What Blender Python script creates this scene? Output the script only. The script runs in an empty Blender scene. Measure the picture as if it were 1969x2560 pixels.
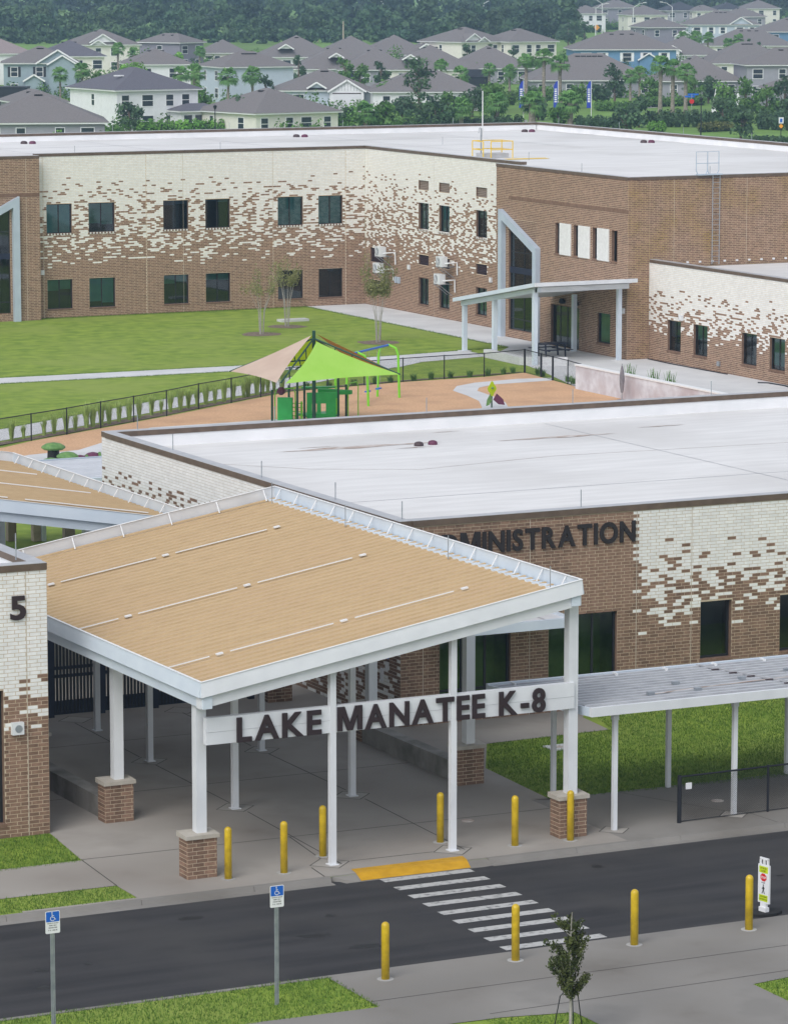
import bpy, math, random
import numpy as np
from mathutils import Vector, Matrix
R = math.radians
random.seed(7); RNG = np.random.default_rng(7)
sc = bpy.context.scene
COL = sc.collection
# ------------------------------------------------------------------ camera, sky, sun, exposure
AL = R(26.3); PIT = math.atan(1400/9377.0); CAMH = 22.85
cam = bpy.data.cameras.new('camera'); cam.sensor_fit = 'HORIZONTAL'; cam.sensor_width = 36.0
cam.lens = 36.0*9377/1969; cam.clip_start = 1.0; cam.clip_end = 12000
camo = bpy.data.objects.new('camera', cam); COL.objects.link(camo)
camo.location = (0, 0, CAMH); camo.rotation_euler = (R(90)-PIT, 0, -AL)
sc.camera = camo
SUN_EL, SUN_AZ = R(46), R(-128)          # azimuth of the sun measured from +Y towards +X
wd = bpy.data.worlds.new('World'); sc.world = wd; wd.use_nodes = True
nt = wd.node_tree; bg = nt.nodes['Background']
sky = nt.nodes.new('ShaderNodeTexSky'); sky.sky_type = 'NISHITA'; sky.sun_disc = False
sky.sun_elevation = SUN_EL; sky.sun_rotation = SUN_AZ; sky.air_density = 1.0; sky.dust_density = 1.6; sky.ozone_density = 1.0
hsv = nt.nodes.new('ShaderNodeHueSaturation'); hsv.inputs['Saturation'].default_value = 0.36      # thin cloud greys the blue
nt.links.new(sky.outputs[0], hsv.inputs['Color']); nt.links.new(hsv.outputs[0], bg.inputs[0]); bg.inputs[1].default_value = 0.15
sun = bpy.data.lights.new('sun', 'SUN'); sun.energy = 1.15; sun.angle = R(36); sun.color = (1.0, 0.975, 0.95)
suno = bpy.data.objects.new('sun', sun); COL.objects.link(suno)
sdir = Vector((math.sin(SUN_AZ)*math.cos(SUN_EL), math.cos(SUN_AZ)*math.cos(SUN_EL), math.sin(SUN_EL)))
suno.rotation_euler = sdir.to_track_quat('Z', 'Y').to_euler(); suno.location = (0, 0, 200)
sc.view_settings.view_transform = 'Standard'; sc.view_settings.look = 'None'
sc.view_settings.exposure = 0.36; sc.view_settings.gamma = 1.0
sc.cycles.max_bounces = 6; sc.cycles.diffuse_bounces = 3; sc.cycles.glossy_bounces = 3
sc.cycles.transparent_max_bounces = 8; sc.cycles.volume_bounces = 0; sc.cycles.transmission_bounces = 3

# survey helper: where a sight line of the photograph meets the level z (metres; x along the facades, y away)
RT = (math.cos(AL), -math.sin(AL)); FH = (math.sin(AL), math.cos(AL))
FW = np.array([FH[0]*math.cos(PIT), FH[1]*math.cos(PIT), -math.sin(PIT)])
RTV = np.array([RT[0], RT[1], 0.0]); UPV = np.cross(RTV, FW)
def at(px, py, z=0.0):
    d = FW + RTV*((px-984.5)/9377) - UPV*((py-1280)/9377)
    t = (z-CAMH)/d[2]
    return (d[0]*t, d[1]*t, z)

# ------------------------------------------------------------------ materials
MATS = {}
def M(name, c1, c2=None, scale=3.0, rough=0.7, bump=0.0, bscale=60.0, metal=0.0, spec=0.4, tint=0.0, stretch=None, detail=4.0, lo=0.35, hi=0.65, trans=0.0, c3=None, s3=0.3):
    m = bpy.data.materials.new(name); m.use_nodes = True
    n = m.node_tree.nodes; l = m.node_tree.links; b = n['Principled BSDF']
    b.inputs['Roughness'].default_value = rough; b.inputs['Metallic'].default_value = metal
    b.inputs['Specular IOR Level'].default_value = spec
    geo = n.new('ShaderNodeNewGeometry'); pos = geo.outputs['Position']
    if stretch:
        mp = n.new('ShaderNodeMapping'); mp.inputs['Scale'].default_value = stretch
        l.new(pos, mp.inputs['Vector']); spos = mp.outputs[0]
    else: spos = pos
    col = None
    if c2 is not None:
        tx = n.new('ShaderNodeTexNoise'); tx.inputs['Scale'].default_value = scale; tx.inputs['Detail'].default_value = detail
        l.new(spos, tx.inputs['Vector'])
        rp = n.new('ShaderNodeValToRGB'); rp.color_ramp.elements[0].position = lo; rp.color_ramp.elements[1].position = hi
        rp.color_ramp.elements[0].color = (*c1, 1); rp.color_ramp.elements[1].color = (*c2, 1)
        l.new(tx.outputs[0], rp.inputs[0]); col = rp.outputs[0]
        if c3 is not None:
            t3 = n.new('ShaderNodeTexNoise'); t3.inputs['Scale'].default_value = s3; t3.inputs['Detail'].default_value = 5
            l.new(pos, t3.inputs['Vector'])
            r3 = n.new('ShaderNodeValToRGB'); r3.color_ramp.elements[0].position = 0.45; r3.color_ramp.elements[1].position = 0.72
            l.new(t3.outputs[0], r3.inputs[0])
            mx3 = n.new('ShaderNodeMix'); mx3.data_type = 'RGBA'; l.new(r3.outputs[0], mx3.inputs[0])
            l.new(col, mx3.inputs[6]); mx3.inputs[7].default_value = (*c3, 1); col = mx3.outputs[2]
    if tint:
        a = n.new('ShaderNodeAttribute'); a.attribute_name = 'tint'
        hv = n.new('ShaderNodeHueSaturation')
        mr = n.new('ShaderNodeMapRange'); mr.inputs[3].default_value = 1-tint; mr.inputs[4].default_value = 1+tint
        l.new(a.outputs['Fac'], mr.inputs[0]); l.new(mr.outputs[0], hv.inputs['Value'])
        if col is not None: l.new(col, hv.inputs['Color'])
        else: hv.inputs['Color'].default_value = (*c1, 1)
        col = hv.outputs[0]
    if col is not None: l.new(col, b.inputs['Base Color'])
    else: b.inputs['Base Color'].default_value = (*c1, 1)
    if bump:
        tb = n.new('ShaderNodeTexNoise'); tb.inputs['Scale'].default_value = bscale; tb.inputs['Detail'].default_value = 3
        l.new(pos, tb.inputs['Vector'])
        bp = n.new('ShaderNodeBump'); bp.inputs['Strength'].default_value = bump; bp.inputs['Distance'].default_value = 0.02
        l.new(tb.outputs[0], bp.inputs['Height']); l.new(bp.outputs[0], b.inputs['Normal'])
    if trans:
        td = n.new('ShaderNodeBsdfTranslucent'); ms = n.new('ShaderNodeMixShader'); ms.inputs[0].default_value = trans
        if col is not None: l.new(col, td.inputs[0])
        else: td.inputs[0].default_value = (*c1, 1)
        l.new(b.outputs[0], ms.inputs[1]); l.new(td.outputs[0], ms.inputs[2]); l.new(ms.outputs[0], n['Material Output'].inputs[0])
    MATS[name] = m
    return m
def glass(name, tintc, clear=0.45):
    m = bpy.data.materials.new(name); m.use_nodes = True
    n = m.node_tree.nodes; l = m.node_tree.links
    n.remove(n['Principled BSDF'])
    tr = n.new('ShaderNodeBsdfTransparent'); tr.inputs[0].default_value = (*tintc, 1)
    gl = n.new('ShaderNodeBsdfGlossy'); gl.inputs['Roughness'].default_value = 0.03; gl.inputs[0].default_value = (0.8, 0.9, 0.95, 1)
    fr = n.new('ShaderNodeFresnel'); fr.inputs[0].default_value = 1.9
    mx = n.new('ShaderNodeMixShader'); l.new(fr.outputs[0], mx.inputs[0]); l.new(tr.outputs[0], mx.inputs[1]); l.new(gl.outputs[0], mx.inputs[2])
    l.new(mx.outputs[0], n['Material Output'].inputs[0]); MATS[name] = m
    return m
M('brick_brown', (0.178, 0.11, 0.076), (0.24, 0.152, 0.106), 7, 0.85, tint=0.22, bump=0.15)
M('brick_far', (0.205, 0.124, 0.086), (0.275, 0.172, 0.12), 5, 0.9, tint=0.2)
M('brick_white', (0.72, 0.72, 0.7), (0.8, 0.8, 0.78), 6, 0.7, tint=0.05)
M('mortar', (0.68, 0.56, 0.41), (0.76, 0.64, 0.49), 8, 0.95)
M('mortar_near', (0.5, 0.41, 0.3), (0.58, 0.48, 0.36), 8, 0.95)
M('oil', (0.016, 0.016, 0.017), (0.024, 0.024, 0.025), 6, 0.6)
M('mortar_stained', (0.66, 0.53, 0.36), (0.74, 0.62, 0.46), 1.2, 0.95, c3=(0.62, 0.5, 0.09), s3=0.6)
M('mortar_pale', (0.5, 0.46, 0.39), (0.58, 0.53, 0.45), 8, 0.95)
M('coping', (0.105, 0.075, 0.056), (0.14, 0.1, 0.075), 3, 0.5)
M('coping_top', (0.42, 0.43, 0.45), (0.5, 0.5, 0.52), 2, 0.45, metal=0.2)
M('roof_white', (0.67, 0.665, 0.66), (0.75, 0.745, 0.74), 0.9, 0.75, stretch=(0.35, 2.2, 1), c3=(0.6, 0.59, 0.58), s3=0.14)
M('parapet_white', (0.72, 0.73, 0.75), (0.8, 0.8, 0.82), 0.8, 0.7)
M('stain', (0.36, 0.27, 0.22), (0.6, 0.56, 0.54), 2.5, 0.85)
M('white_metal', (0.62, 0.64, 0.67), (0.7, 0.72, 0.75), 1.2, 0.42, spec=0.5)
M('white_metal_b', (0.55, 0.62, 0.7), (0.6, 0.67, 0.74), 1.2, 0.45, spec=0.5)
M('frame_blue', (0.4, 0.47, 0.55), (0.45, 0.52, 0.6), 1.2, 0.4, spec=0.5)
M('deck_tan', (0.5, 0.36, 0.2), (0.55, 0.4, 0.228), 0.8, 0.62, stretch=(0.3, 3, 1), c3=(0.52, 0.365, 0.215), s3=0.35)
M('deck_white', (0.48, 0.5, 0.54), (0.56, 0.58, 0.62), 1.0, 0.5)
M('concrete_plaza', (0.3, 0.278, 0.252), (0.37, 0.345, 0.315), 0.6, 0.9, bump=0.12, bscale=40, c3=(0.235, 0.21, 0.185), s3=0.3)
M('concrete_pad', (0.31, 0.29, 0.265), (0.37, 0.35, 0.32), 0.9, 0.9)
M('rib_shade', (0.3, 0.31, 0.33), (0.38, 0.39, 0.41), 2, 0.8)  # darker grey for rib sides: trough shade put into the colour
M('rib_tan', (0.41, 0.29, 0.158), (0.46, 0.33, 0.185), 2, 0.7)  # darker tan for rib sides, their shade put into the colour
M('concrete', (0.36, 0.36, 0.355), (0.43, 0.43, 0.42), 0.7, 0.9, bump=0.1, bscale=40, c3=(0.3, 0.295, 0.285), s3=0.28)
M('concrete_old', (0.215, 0.205, 0.19), (0.275, 0.262, 0.243), 0.6, 0.9, bump=0.12, bscale=40, c3=(0.15, 0.138, 0.122), s3=0.3)
M('concrete_light', (0.56, 0.565, 0.575), (0.64, 0.645, 0.65), 0.6, 0.9, c3=(0.52, 0.525, 0.535), s3=0.2)
M('wall_plaster', (0.5, 0.48, 0.52), (0.66, 0.67, 0.72), 1.6, 0.9, c3=(0.44, 0.38, 0.4), s3=0.6)
M('seat_wall', (0.24, 0.23, 0.215), (0.32, 0.31, 0.29), 1.5, 0.9, stretch=(1, 1, 0.4), c3=(0.15, 0.145, 0.13), s3=1.2)
M('cap_stone', (0.38, 0.35, 0.3), (0.45, 0.42, 0.37), 4, 0.85)
M('joint', (0.06, 0.055, 0.05), None, rough=0.95)
M('asphalt', (0.024, 0.024, 0.027), (0.043, 0.042, 0.045), 1.3, 0.9, bump=0.35, bscale=120, stretch=(0.1, 1.0, 1.0), c3=(0.05, 0.048, 0.048), s3=0.35)
M('paint_white', (0.17, 0.17, 0.17), (0.47, 0.47, 0.46), 7, 0.7, bump=0.1, bscale=100, lo=.3, hi=.48, detail=8)
M('paint_yellow', (0.5, 0.27, 0.01), (0.6, 0.33, 0.015), 3, 0.6)
M('grass', (0.125, 0.215, 0.02), (0.27, 0.36, 0.045), 1.1, 0.95, bump=0.7, bscale=30, detail=8, c3=(0.25, 0.32, 0.06), s3=0.17, lo=0.3, hi=0.7)
M('grass_far', (0.117, 0.234, 0.039), (0.182, 0.325, 0.058), 0.5, 0.95, c3=(0.1, 0.16, 0.04), s3=0.02)
M('grass_blade', (0.081, 0.162, 0.020), (0.162, 0.270, 0.041), 3.0, 0.8, tint=0.35, trans=0.25)
M('mulch', (0.52, 0.3, 0.165), (0.7, 0.45, 0.27), 9, 0.95, bump=0.8, bscale=14, detail=8, c3=(0.5, 0.3, 0.18), s3=0.5, lo=0.3, hi=0.7)
M('soil', (0.14, 0.1, 0.075), (0.24, 0.19, 0.15), 6, 0.95, bump=0.5)
M('yellow', (0.5, 0.34, 0.012), (0.66, 0.46, 0.02), 5, 0.4, spec=0.5)
M('yellow_rail', (0.75, 0.5, 0.02), None, rough=0.5)
M('black_metal', (0.012, 0.014, 0.02), None, rough=0.5)
M('navy_metal', (0.014, 0.02, 0.045), None, rough=0.45)
M('dark_frame', (0.018, 0.02, 0.024), None, rough=0.45)
M('bronze', (0.055, 0.035, 0.04), (0.07, 0.045, 0.05), 3, 0.5)
M('letter', (0.03, 0.018, 0.021), None, rough=0.5)
M('letter_black', (0.022, 0.018, 0.02), None, rough=0.6)
M('galv', (0.3, 0.33, 0.37), (0.4, 0.43, 0.46), 6, 0.45, metal=0.5)
M('louver_tan', (0.3, 0.24, 0.2), None, rough=0.7)
M('louver_dark', (0.05, 0.032, 0.04), None, rough=0.7)
M('room_dark', (0.012, 0.014, 0.014), (0.03, 0.03, 0.026), 1.2, 0.9)
M('room_green', (0.14, 0.2, 0.075), (0.32, 0.38, 0.17), 0.9, 0.9)
M('blind_teal', (0.1, 0.28, 0.29), (0.12, 0.33, 0.33), 2, 0.8)
M('blind_green', (0.06, 0.18, 0.155), (0.08, 0.23, 0.195), 2, 0.8)
M('blind_navy', (0.035, 0.07, 0.12), (0.05, 0.09, 0.14), 2, 0.8)
glass('glass', (0.78, 0.9, 0.9)); glass('glass_green', (0.6, 0.74, 0.62))
M('sign_white', (0.72, 0.73, 0.75), None, rough=0.45)
M('sign_blue', (0.01, 0.11, 0.5), None, rough=0.4)
M('sign_red', (0.6, 0.015, 0.02), None, rough=0.45)
M('sign_lime', (0.5, 0.62, 0.01), None, rough=0.45)
M('sign_black', (0.012, 0.012, 0.014), None, rough=0.5)
M('play_green', (0.03, 0.36, 0.075), (0.035, 0.42, 0.09), 3, 0.4)
M('play_lime', (0.2, 0.62, 0.03), None, rough=0.4)
M('play_dark', (0.012, 0.06, 0.035), None, rough=0.45)
M('play_blue', (0.015, 0.13, 0.55), None, rough=0.4)
M('sail_lime', (0.37, 0.68, 0.1), (0.42, 0.72, 0.13), 0.8, 0.8, trans=0.25)
M('sail_tan', (0.58, 0.44, 0.36), (0.64, 0.5, 0.41), 0.8, 0.8, trans=0.2)
M('sail_orange', (0.5, 0.21, 0.035), (0.56, 0.26, 0.05), 0.8, 0.8, trans=0.2)
M('sail_yellow', (0.5, 0.66, 0.01), None, rough=0.8, trans=0.3)
M('mush_green', (0.09, 0.2, 0.06), (0.16, 0.3, 0.09), 5, 0.6)
M('purple', (0.12, 0.03, 0.07), None, rough=0.6)
M('ac_white', (0.68, 0.7, 0.72), None, rough=0.5)
M('umbrella_cloth', (0.17, 0.16, 0.18), (0.24, 0.23, 0.25), 5, 0.9)
M('bark', (0.11, 0.085, 0.065), (0.19, 0.15, 0.12), 8, 0.9, bump=0.4)
M('bark_pale', (0.3, 0.28, 0.26), (0.4, 0.38, 0.35), 10, 0.9)
M('leaf', (0.072, 0.168, 0.035), (0.136, 0.264, 0.064), 0.6, 0.75, tint=0.45, trans=0.2)
M('leaf_dark', (0.048, 0.1, 0.05), (0.085, 0.155, 0.072), 0.6, 0.75, tint=0.45, trans=0.18)
M('leaf_olive', (0.102, 0.132, 0.036), (0.192, 0.204, 0.072), 0.8, 0.75, tint=0.4, trans=0.2)
M('leaf_sapling', (0.05, 0.07, 0.018), (0.1, 0.11, 0.035), 0.8, 0.75, tint=0.45, trans=0.2)
M('leaf_pale', (0.2, 0.22, 0.08), (0.32, 0.32, 0.14), 0.8, 0.75, tint=0.3, trans=0.3)
M('leaf_bright', (0.121, 0.297, 0.047), (0.203, 0.405, 0.074), 0.6, 0.75, tint=0.4, trans=0.25)
M('palm_leaf', (0.090, 0.225, 0.053), (0.165, 0.330, 0.090), 0.7, 0.65, tint=0.4, trans=0.2)
M('palm_trunk', (0.2, 0.17, 0.14), (0.32, 0.28, 0.24), 4, 0.95, bump=0.5, bscale=8)
M('plume', (0.34, 0.46, 0.12), (0.46, 0.58, 0.2), 4, 0.8, tint=0.35, trans=0.3)
M('forest', (0.034, 0.075, 0.04), (0.075, 0.125, 0.052), 0.05, 0.85, tint=0.6, trans=0.1)
ROOFC = {'brown': ((0.155, 0.145, 0.148), (0.205, 0.19, 0.19)), 'slate': ((0.1, 0.1, 0.125), (0.14, 0.138, 0.165)), 'pink': ((0.24, 0.2, 0.2), (0.3, 0.25, 0.25)), 'dark': ((0.045, 0.05, 0.065), (0.065, 0.07, 0.085))}
for k, (a, b) in ROOFC.items(): M('shingle_'+k, a, b, 5, 0.9, bump=0.3, bscale=12, stretch=(1, 1, 6))
for k, c in dict(white=(0.72, 0.73, 0.75), cream=(0.7, 0.68, 0.62), blue=(0.13, 0.25, 0.4), paleblue=(0.46, 0.52, 0.6), greyblue=(0.27, 0.34, 0.38), grey=(0.3, 0.3, 0.34), lav=(0.24, 0.23, 0.28), stone=(0.4, 0.38, 0.36)).items(): M('stucco_'+k, c, tuple(x*1.07 for x in c), 2, 0.85)
M('trim_white', (0.78, 0.79, 0.8), None, rough=0.6)
M('pane_dark', (0.03, 0.04, 0.05), None, rough=0.12, spec=0.6)
M('cage', (0.012, 0.016, 0.022), None, rough=0.6)
M('banner_blue', (0.03, 0.07, 0.5), None, rough=0.7, trans=0.2)
M('car_white', (0.75, 0.75, 0.77), None, rough=0.25, spec=0.6)
M('tyre', (0.015, 0.015, 0.016), None, rough=0.8)
M('stucco_garage', (0.66, 0.67, 0.7), None, rough=0.6)
M('wood_pole', (0.4, 0.33, 0.26), (0.5, 0.42, 0.34), 4, 0.9)
M('amber', (0.8, 0.33, 0.01), None, rough=0.5)

# ------------------------------------------------------------------ object helpers
def tag(o, label=None, cat=None, group=None, kind=None):
    if label: o['label'] = label
    if cat: o['category'] = cat
    if group: o['group'] = group
    if kind: o['kind'] = kind
    return o
def thing(name, label, cat, loc=(0, 0, 0), group=None):
    o = bpy.data.objects.new(name, None); COL.objects.link(o); o.location = loc
    o.empty_display_size = 0.2
    return tag(o, label, cat, group)
def rootloc(p):
    v = Vector((0, 0, 0))
    while p is not None: v = v + Vector(p.location); p = p.parent
    return v
def link(name, me, parent=None, loc=None):
    o = bpy.data.objects.new(name, me); COL.objects.link(o)
    if parent is not None: o.parent = parent
    if loc is not None: o.location = loc
    return o
def npmesh(name, V, F, mats, mi=None, tint=None, smooth=False):
    """V (n,3), F (m,4) quads or (m,3) triangles as numpy arrays"""
    V = np.asarray(V, np.float32); F = np.asarray(F, np.int32); k = F.shape[1]
    me = bpy.data.meshes.new(name)
    me.vertices.add(len(V)); me.vertices.foreach_set('co', V.ravel())
    me.loops.add(F.size); me.loops.foreach_set('vertex_index', F.ravel())
    me.polygons.add(len(F)); me.polygons.foreach_set('loop_start', np.arange(0, F.size, k, dtype=np.int32))
    if mi is not None: me.polygons.foreach_set('material_index', np.asarray(mi, np.int32))
    for m in mats: me.materials.append(MATS[m] if isinstance(m, str) else m)
    if tint is not None:
        a = me.attributes.new('tint', 'FLOAT', 'FACE'); a.data.foreach_set('value', np.asarray(tint, np.float32))
    me.update(calc_edges=True)
    me.polygons.foreach_set('use_smooth', np.full(len(F), bool(smooth)))
    return me
class MB:
    """collects faces in world coordinates and links them as one mesh object"""
    def __init__(s): s.v = []; s.f = []; s.m = []; s.cm = 0
    def add(s, vs, fs):
        b = len(s.v); s.v += [tuple(v) for v in vs]
        for f in fs: s.f.append([i+b for i in f]); s.m.append(s.cm)
        return s
    def quad(s, a, b, c, d): return s.add([a, b, c, d], [(0, 1, 2, 3)])
    def poly(s, pts): return s.add(pts, [tuple(range(len(pts)))])
    def hexa(s, p):   # 4 bottom points counter-clockwise, 4 top points
        return s.add(p, [(3, 2, 1, 0), (4, 5, 6, 7), (0, 1, 5, 4), (1, 2, 6, 5), (2, 3, 7, 6), (3, 0, 4, 7)])
    def box(s, x0, x1, y0, y1, z0, z1):
        return s.hexa([(x0, y0, z0), (x1, y0, z0), (x1, y1, z0), (x0, y1, z0), (x0, y0, z1), (x1, y0, z1), (x1, y1, z1), (x0, y1, z1)])
    def obox(s, c, ux, uy, hx, hy, z0, z1):   # box turned on plan: centre, unit axes, half sizes
        P = [(c[0]+ux[0]*a*hx+uy[0]*b*hy, c[1]+ux[1]*a*hx+uy[1]*b*hy) for a, b in ((-1, -1), (1, -1), (1, 1), (-1, 1))]
        return s.hexa([(*p, z0) for p in P]+[(*p, z1) for p in P])
    def beam(s, a, b, w, h, up=(0, 0, 1)):
        a = Vector(a); b = Vector(b); d = (b-a).normalized(); side = d.cross(Vector(up))
        if side.length < 1e-4: side = d.cross(Vector((1, 0, 0)))
        side.normalize(); u = side.cross(d).normalized(); side *= w/2; u *= h/2
        return s.hexa([a-side-u, a+side-u, b+side-u, b-side-u, a-side+u, a+side+u, b+side+u, b-side+u])
    def tube(s, pts, r, n=8, caps=True):
        pts = [Vector(p) for p in pts]; rs = r if isinstance(r, (list, tuple)) else [r]*len(pts)
        vs = []; ref = None
        for i, p in enumerate(pts):
            d = (pts[min(i+1, len(pts)-1)]-pts[max(i-1, 0)]).normalized()
            if ref is None: ref = d.cross(Vector((0, 0, 1))) if abs(d.z) < 0.95 else d.cross(Vector((1, 0, 0)))
            x = (ref-d*ref.dot(d)).normalized(); y = d.cross(x); ref = x
            for k in range(n):
                t = 2*math.pi*k/n; vs.append(p+(x*math.cos(t)+y*math.sin(t))*rs[i])
        fs = []
        for i in range(len(pts)-1):
            for k in range(n): fs.append((i*n+k, i*n+(k+1) % n, (i+1)*n+(k+1) % n, (i+1)*n+k))
        if caps: fs.append(tuple(range(n-1, -1, -1))); fs.append(tuple(range((len(pts)-1)*n, len(pts)*n)))
        return s.add(vs, fs)
    def lathe(s, c, prof, n=16):
        vs = []; 
        for r, z in prof:
            for k in range(n): vs.append((c[0]+r*math.cos(2*math.pi*k/n), c[1]+r*math.sin(2*math.pi*k/n), c[2]+z))
        fs = []
        for i in range(len(prof)-1):
            for k in range(n): fs.append((i*n+k, i*n+(k+1) % n, (i+1)*n+(k+1) % n, (i+1)*n+k))
        fs.append(tuple(range(n-1, -1, -1))); fs.append(tuple(range((len(prof)-1)*n, len(prof)*n)))
        return s.add(vs, fs)
    def prism(s, pts, z0, z1):
        n = len(pts)
        return s.add([(p[0], p[1], z0) for p in pts]+[(p[0], p[1], z1) for p in pts], [tuple(range(n-1, -1, -1)), tuple(range(n, 2*n))]+[(i, (i+1) % n, n+(i+1) % n, n+i) for i in range(n)])
    def mesh(s, name, mat, off=(0, 0, 0), smooth=False):
        me = bpy.data.meshes.new(name); off = Vector(off)
        me.from_pydata([Vector(v)-off for v in s.v], [], s.f)
        for m in (mat if isinstance(mat, (list, tuple)) else [mat]): me.materials.append(MATS[m])
        if any(s.m): me.polygons.foreach_set('material_index', s.m)
        if smooth: me.polygons.foreach_set('use_smooth', [True]*len(me.polygons))
        me.update()
        return me
    def build(s, name, mat, parent=None, smooth=False):
        return link(name, s.mesh(name, mat, rootloc(parent), smooth), parent)
def sheet(name, pts, z, mat, kind='structure', parent=None):
    o = MB().poly([(p[0], p[1], z) for p in pts]).build(name, mat, parent)
    if parent is None: tag(o, kind=kind)
    return o
# a wall face: origin on plan, direction u to the right as seen from outside, n outward
class Wall:
    def __init__(s, o, u): s.o = o; s.u = u; s.n = (u[1], -u[0])
    def p(s, u, d, z): return (s.o[0]+s.u[0]*u+s.n[0]*d, s.o[1]+s.u[1]*u+s.n[1]*d, z)
    def box(s, mb, u0, u1, d0, d1, z0, z1):   # d0 < d1 : outward
        return mb.hexa([s.p(u0, d1, z0), s.p(u1, d1, z0), s.p(u1, d0, z0), s.p(u0, d0, z0), s.p(u0, d1, z1), s.p(u1, d1, z1), s.p(u1, d0, z1), s.p(u0, d0, z1)])
FRONT = (1, 0); SIDE = (0, -1)
BL, BH = 0.3048, 0.1016
_bcache = {}
def unit_brick(L, mat):
    k = (round(L, 2), mat)
    if k not in _bcache:
        mb = MB(); h = k[0]/2-0.008; mb.box(-h, h, 0.0, 0.007, -BH/2+0.008, BH/2-0.008)
        me = mb.mesh('brick', mat)
        a = me.attributes.new('tint', 'FLOAT', 'FACE'); a.data.foreach_set('value', [random.random()]*len(me.polygons))
        _bcache[k] = [me]
    return _bcache[k][0]
def wall_face(parent, W, L, z0, z1, openings, white, mortar='mortar', brown='brick_far', single=None, reveal=0.2, seed=1, bz0=None, joints=()):
    """mortar backing with real openings and reveals, and every brick in front of it.
    openings: (u0, u1, z0, z1); white(u, z) -> chance of a white brick; single(u, z): this brick is an object of its own"""
    us = sorted({0.0, L, *[o[0] for o in openings], *[o[1] for o in openings]}); zs = sorted({z0, z1, *[o[2] for o in openings], *[o[3] for o in openings]})
    mb = MB()
    for i in range(len(us)-1):
        for j in range(len(zs)-1):
            uc, zc = (us[i]+us[i+1])/2, (zs[j]+zs[j+1])/2
            if any(o[0] < uc < o[1] and o[2] < zc < o[3] for o in openings): continue
            mb.quad(W.p(us[i], -0.006, zs[j]), W.p(us[i+1], -0.006, zs[j]), W.p(us[i+1], -0.006, zs[j+1]), W.p(us[i], -0.006, zs[j+1]))
    wall = mb.build('wall', mortar, parent)
    for a, b, c, d in openings:
        mb = MB(); r = -reveal
        mb.quad(W.p(a, -.006, c), W.p(a, -.006, d), W.p(a, r, d), W.p(a, r, c)); mb.quad(W.p(b, r, c), W.p(b, r, d), W.p(b, -.006, d), W.p(b, -.006, c))
        mb.quad(W.p(a, -.006, d), W.p(b, -.006, d), W.p(b, r, d), W.p(a, r, d)); mb.quad(W.p(a, r, c), W.p(b, r, c), W.p(b, -.006, c), W.p(a, -.006, c))
        mb.build('reveal', brown, wall)
    rg = random.Random(seed); quads = []; mi = []; tn = []
    off = rootloc(parent)
    rot = math.atan2(W.u[1], W.u[0])
    nrow = int((z1-(bz0 if bz0 is not None else z0))/BH+0.5)
    zb = bz0 if bz0 is not None else z0
    for r in range(nrow):
        za = zb+r*BH; zc = za+BH/2
        if zc > z1: break
        x = -BL*(0.0, 0.34, 0.02, 0.36)[r % 4]-0.0
        cuts = sorted([(o[0], o[1]) for o in openings if o[2] < zc < o[3]]+[(j-0.006, j+0.006) for j in joints])
        while x < L:
            segs = [(max(x, 0), min(x+BL, L))]
            for c0, c1 in cuts:
                ns = []
                for a, b in segs:
                    if c1 <= a or c0 >= b: ns.append((a, b)); continue
                    if c0 > a: ns.append((a, c0))
                    if c1 < b: ns.append((c1, b))
                segs = ns
            isw = rg.random() < white(x+BL/2, zc)
            for a, b in segs:
                if b-a < 0.035: continue
                uc = (a+b)/2
                if single and single(uc, zc):
                    o = link('brick', unit_brick(b-a, 'brick_white' if isw else 'brick_brown'), wall)
                    p = W.p(uc, 0.0, zc); o.location = Vector(p)-off; o.rotation_euler = (0, 0, rot)
                else:
                    quads.append((a+.008, b-.008, za+.008, za+BH-.008)); mi.append(1 if isw else 0); tn.append(rg.random())
            x += BL
    if quads:
        Q = np.array(quads); n = len(Q)
        u = Q[:, [0, 1, 1, 0, 0, 1, 1, 0]]; z = Q[:, [2, 2, 3, 3, 2, 2, 3, 3]]; d = np.tile(np.array([0, 0, 0, 0, -.006, -.006, -.006, -.006]), (n, 1))
        V = np.stack([W.o[0]+W.u[0]*u+W.n[0]*d-off.x, W.o[1]+W.u[1]*u+W.n[1]*d-off.y, z-off.z], -1).reshape(-1, 3)
        base = np.array([[0, 1, 2, 3], [4, 5, 1, 0], [1, 5, 6, 2], [3, 2, 6, 7], [4, 0, 3, 7]])
        F = (base[None]+np.arange(n)[:, None, None]*8).reshape(-1, 4)
        o = link('bricks', npmesh('bricks', V, F, [brown, 'brick_white'], np.repeat(mi, 5), np.repeat(tn, 5)), wall)
        tag(o, kind='stuff')
    for j in joints:
        W.box(MB(), j-.006, j+.006, -.0055, -.001, z0, z1).build('expansion_joint', 'mortar_pale', wall)
    return wall
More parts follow.
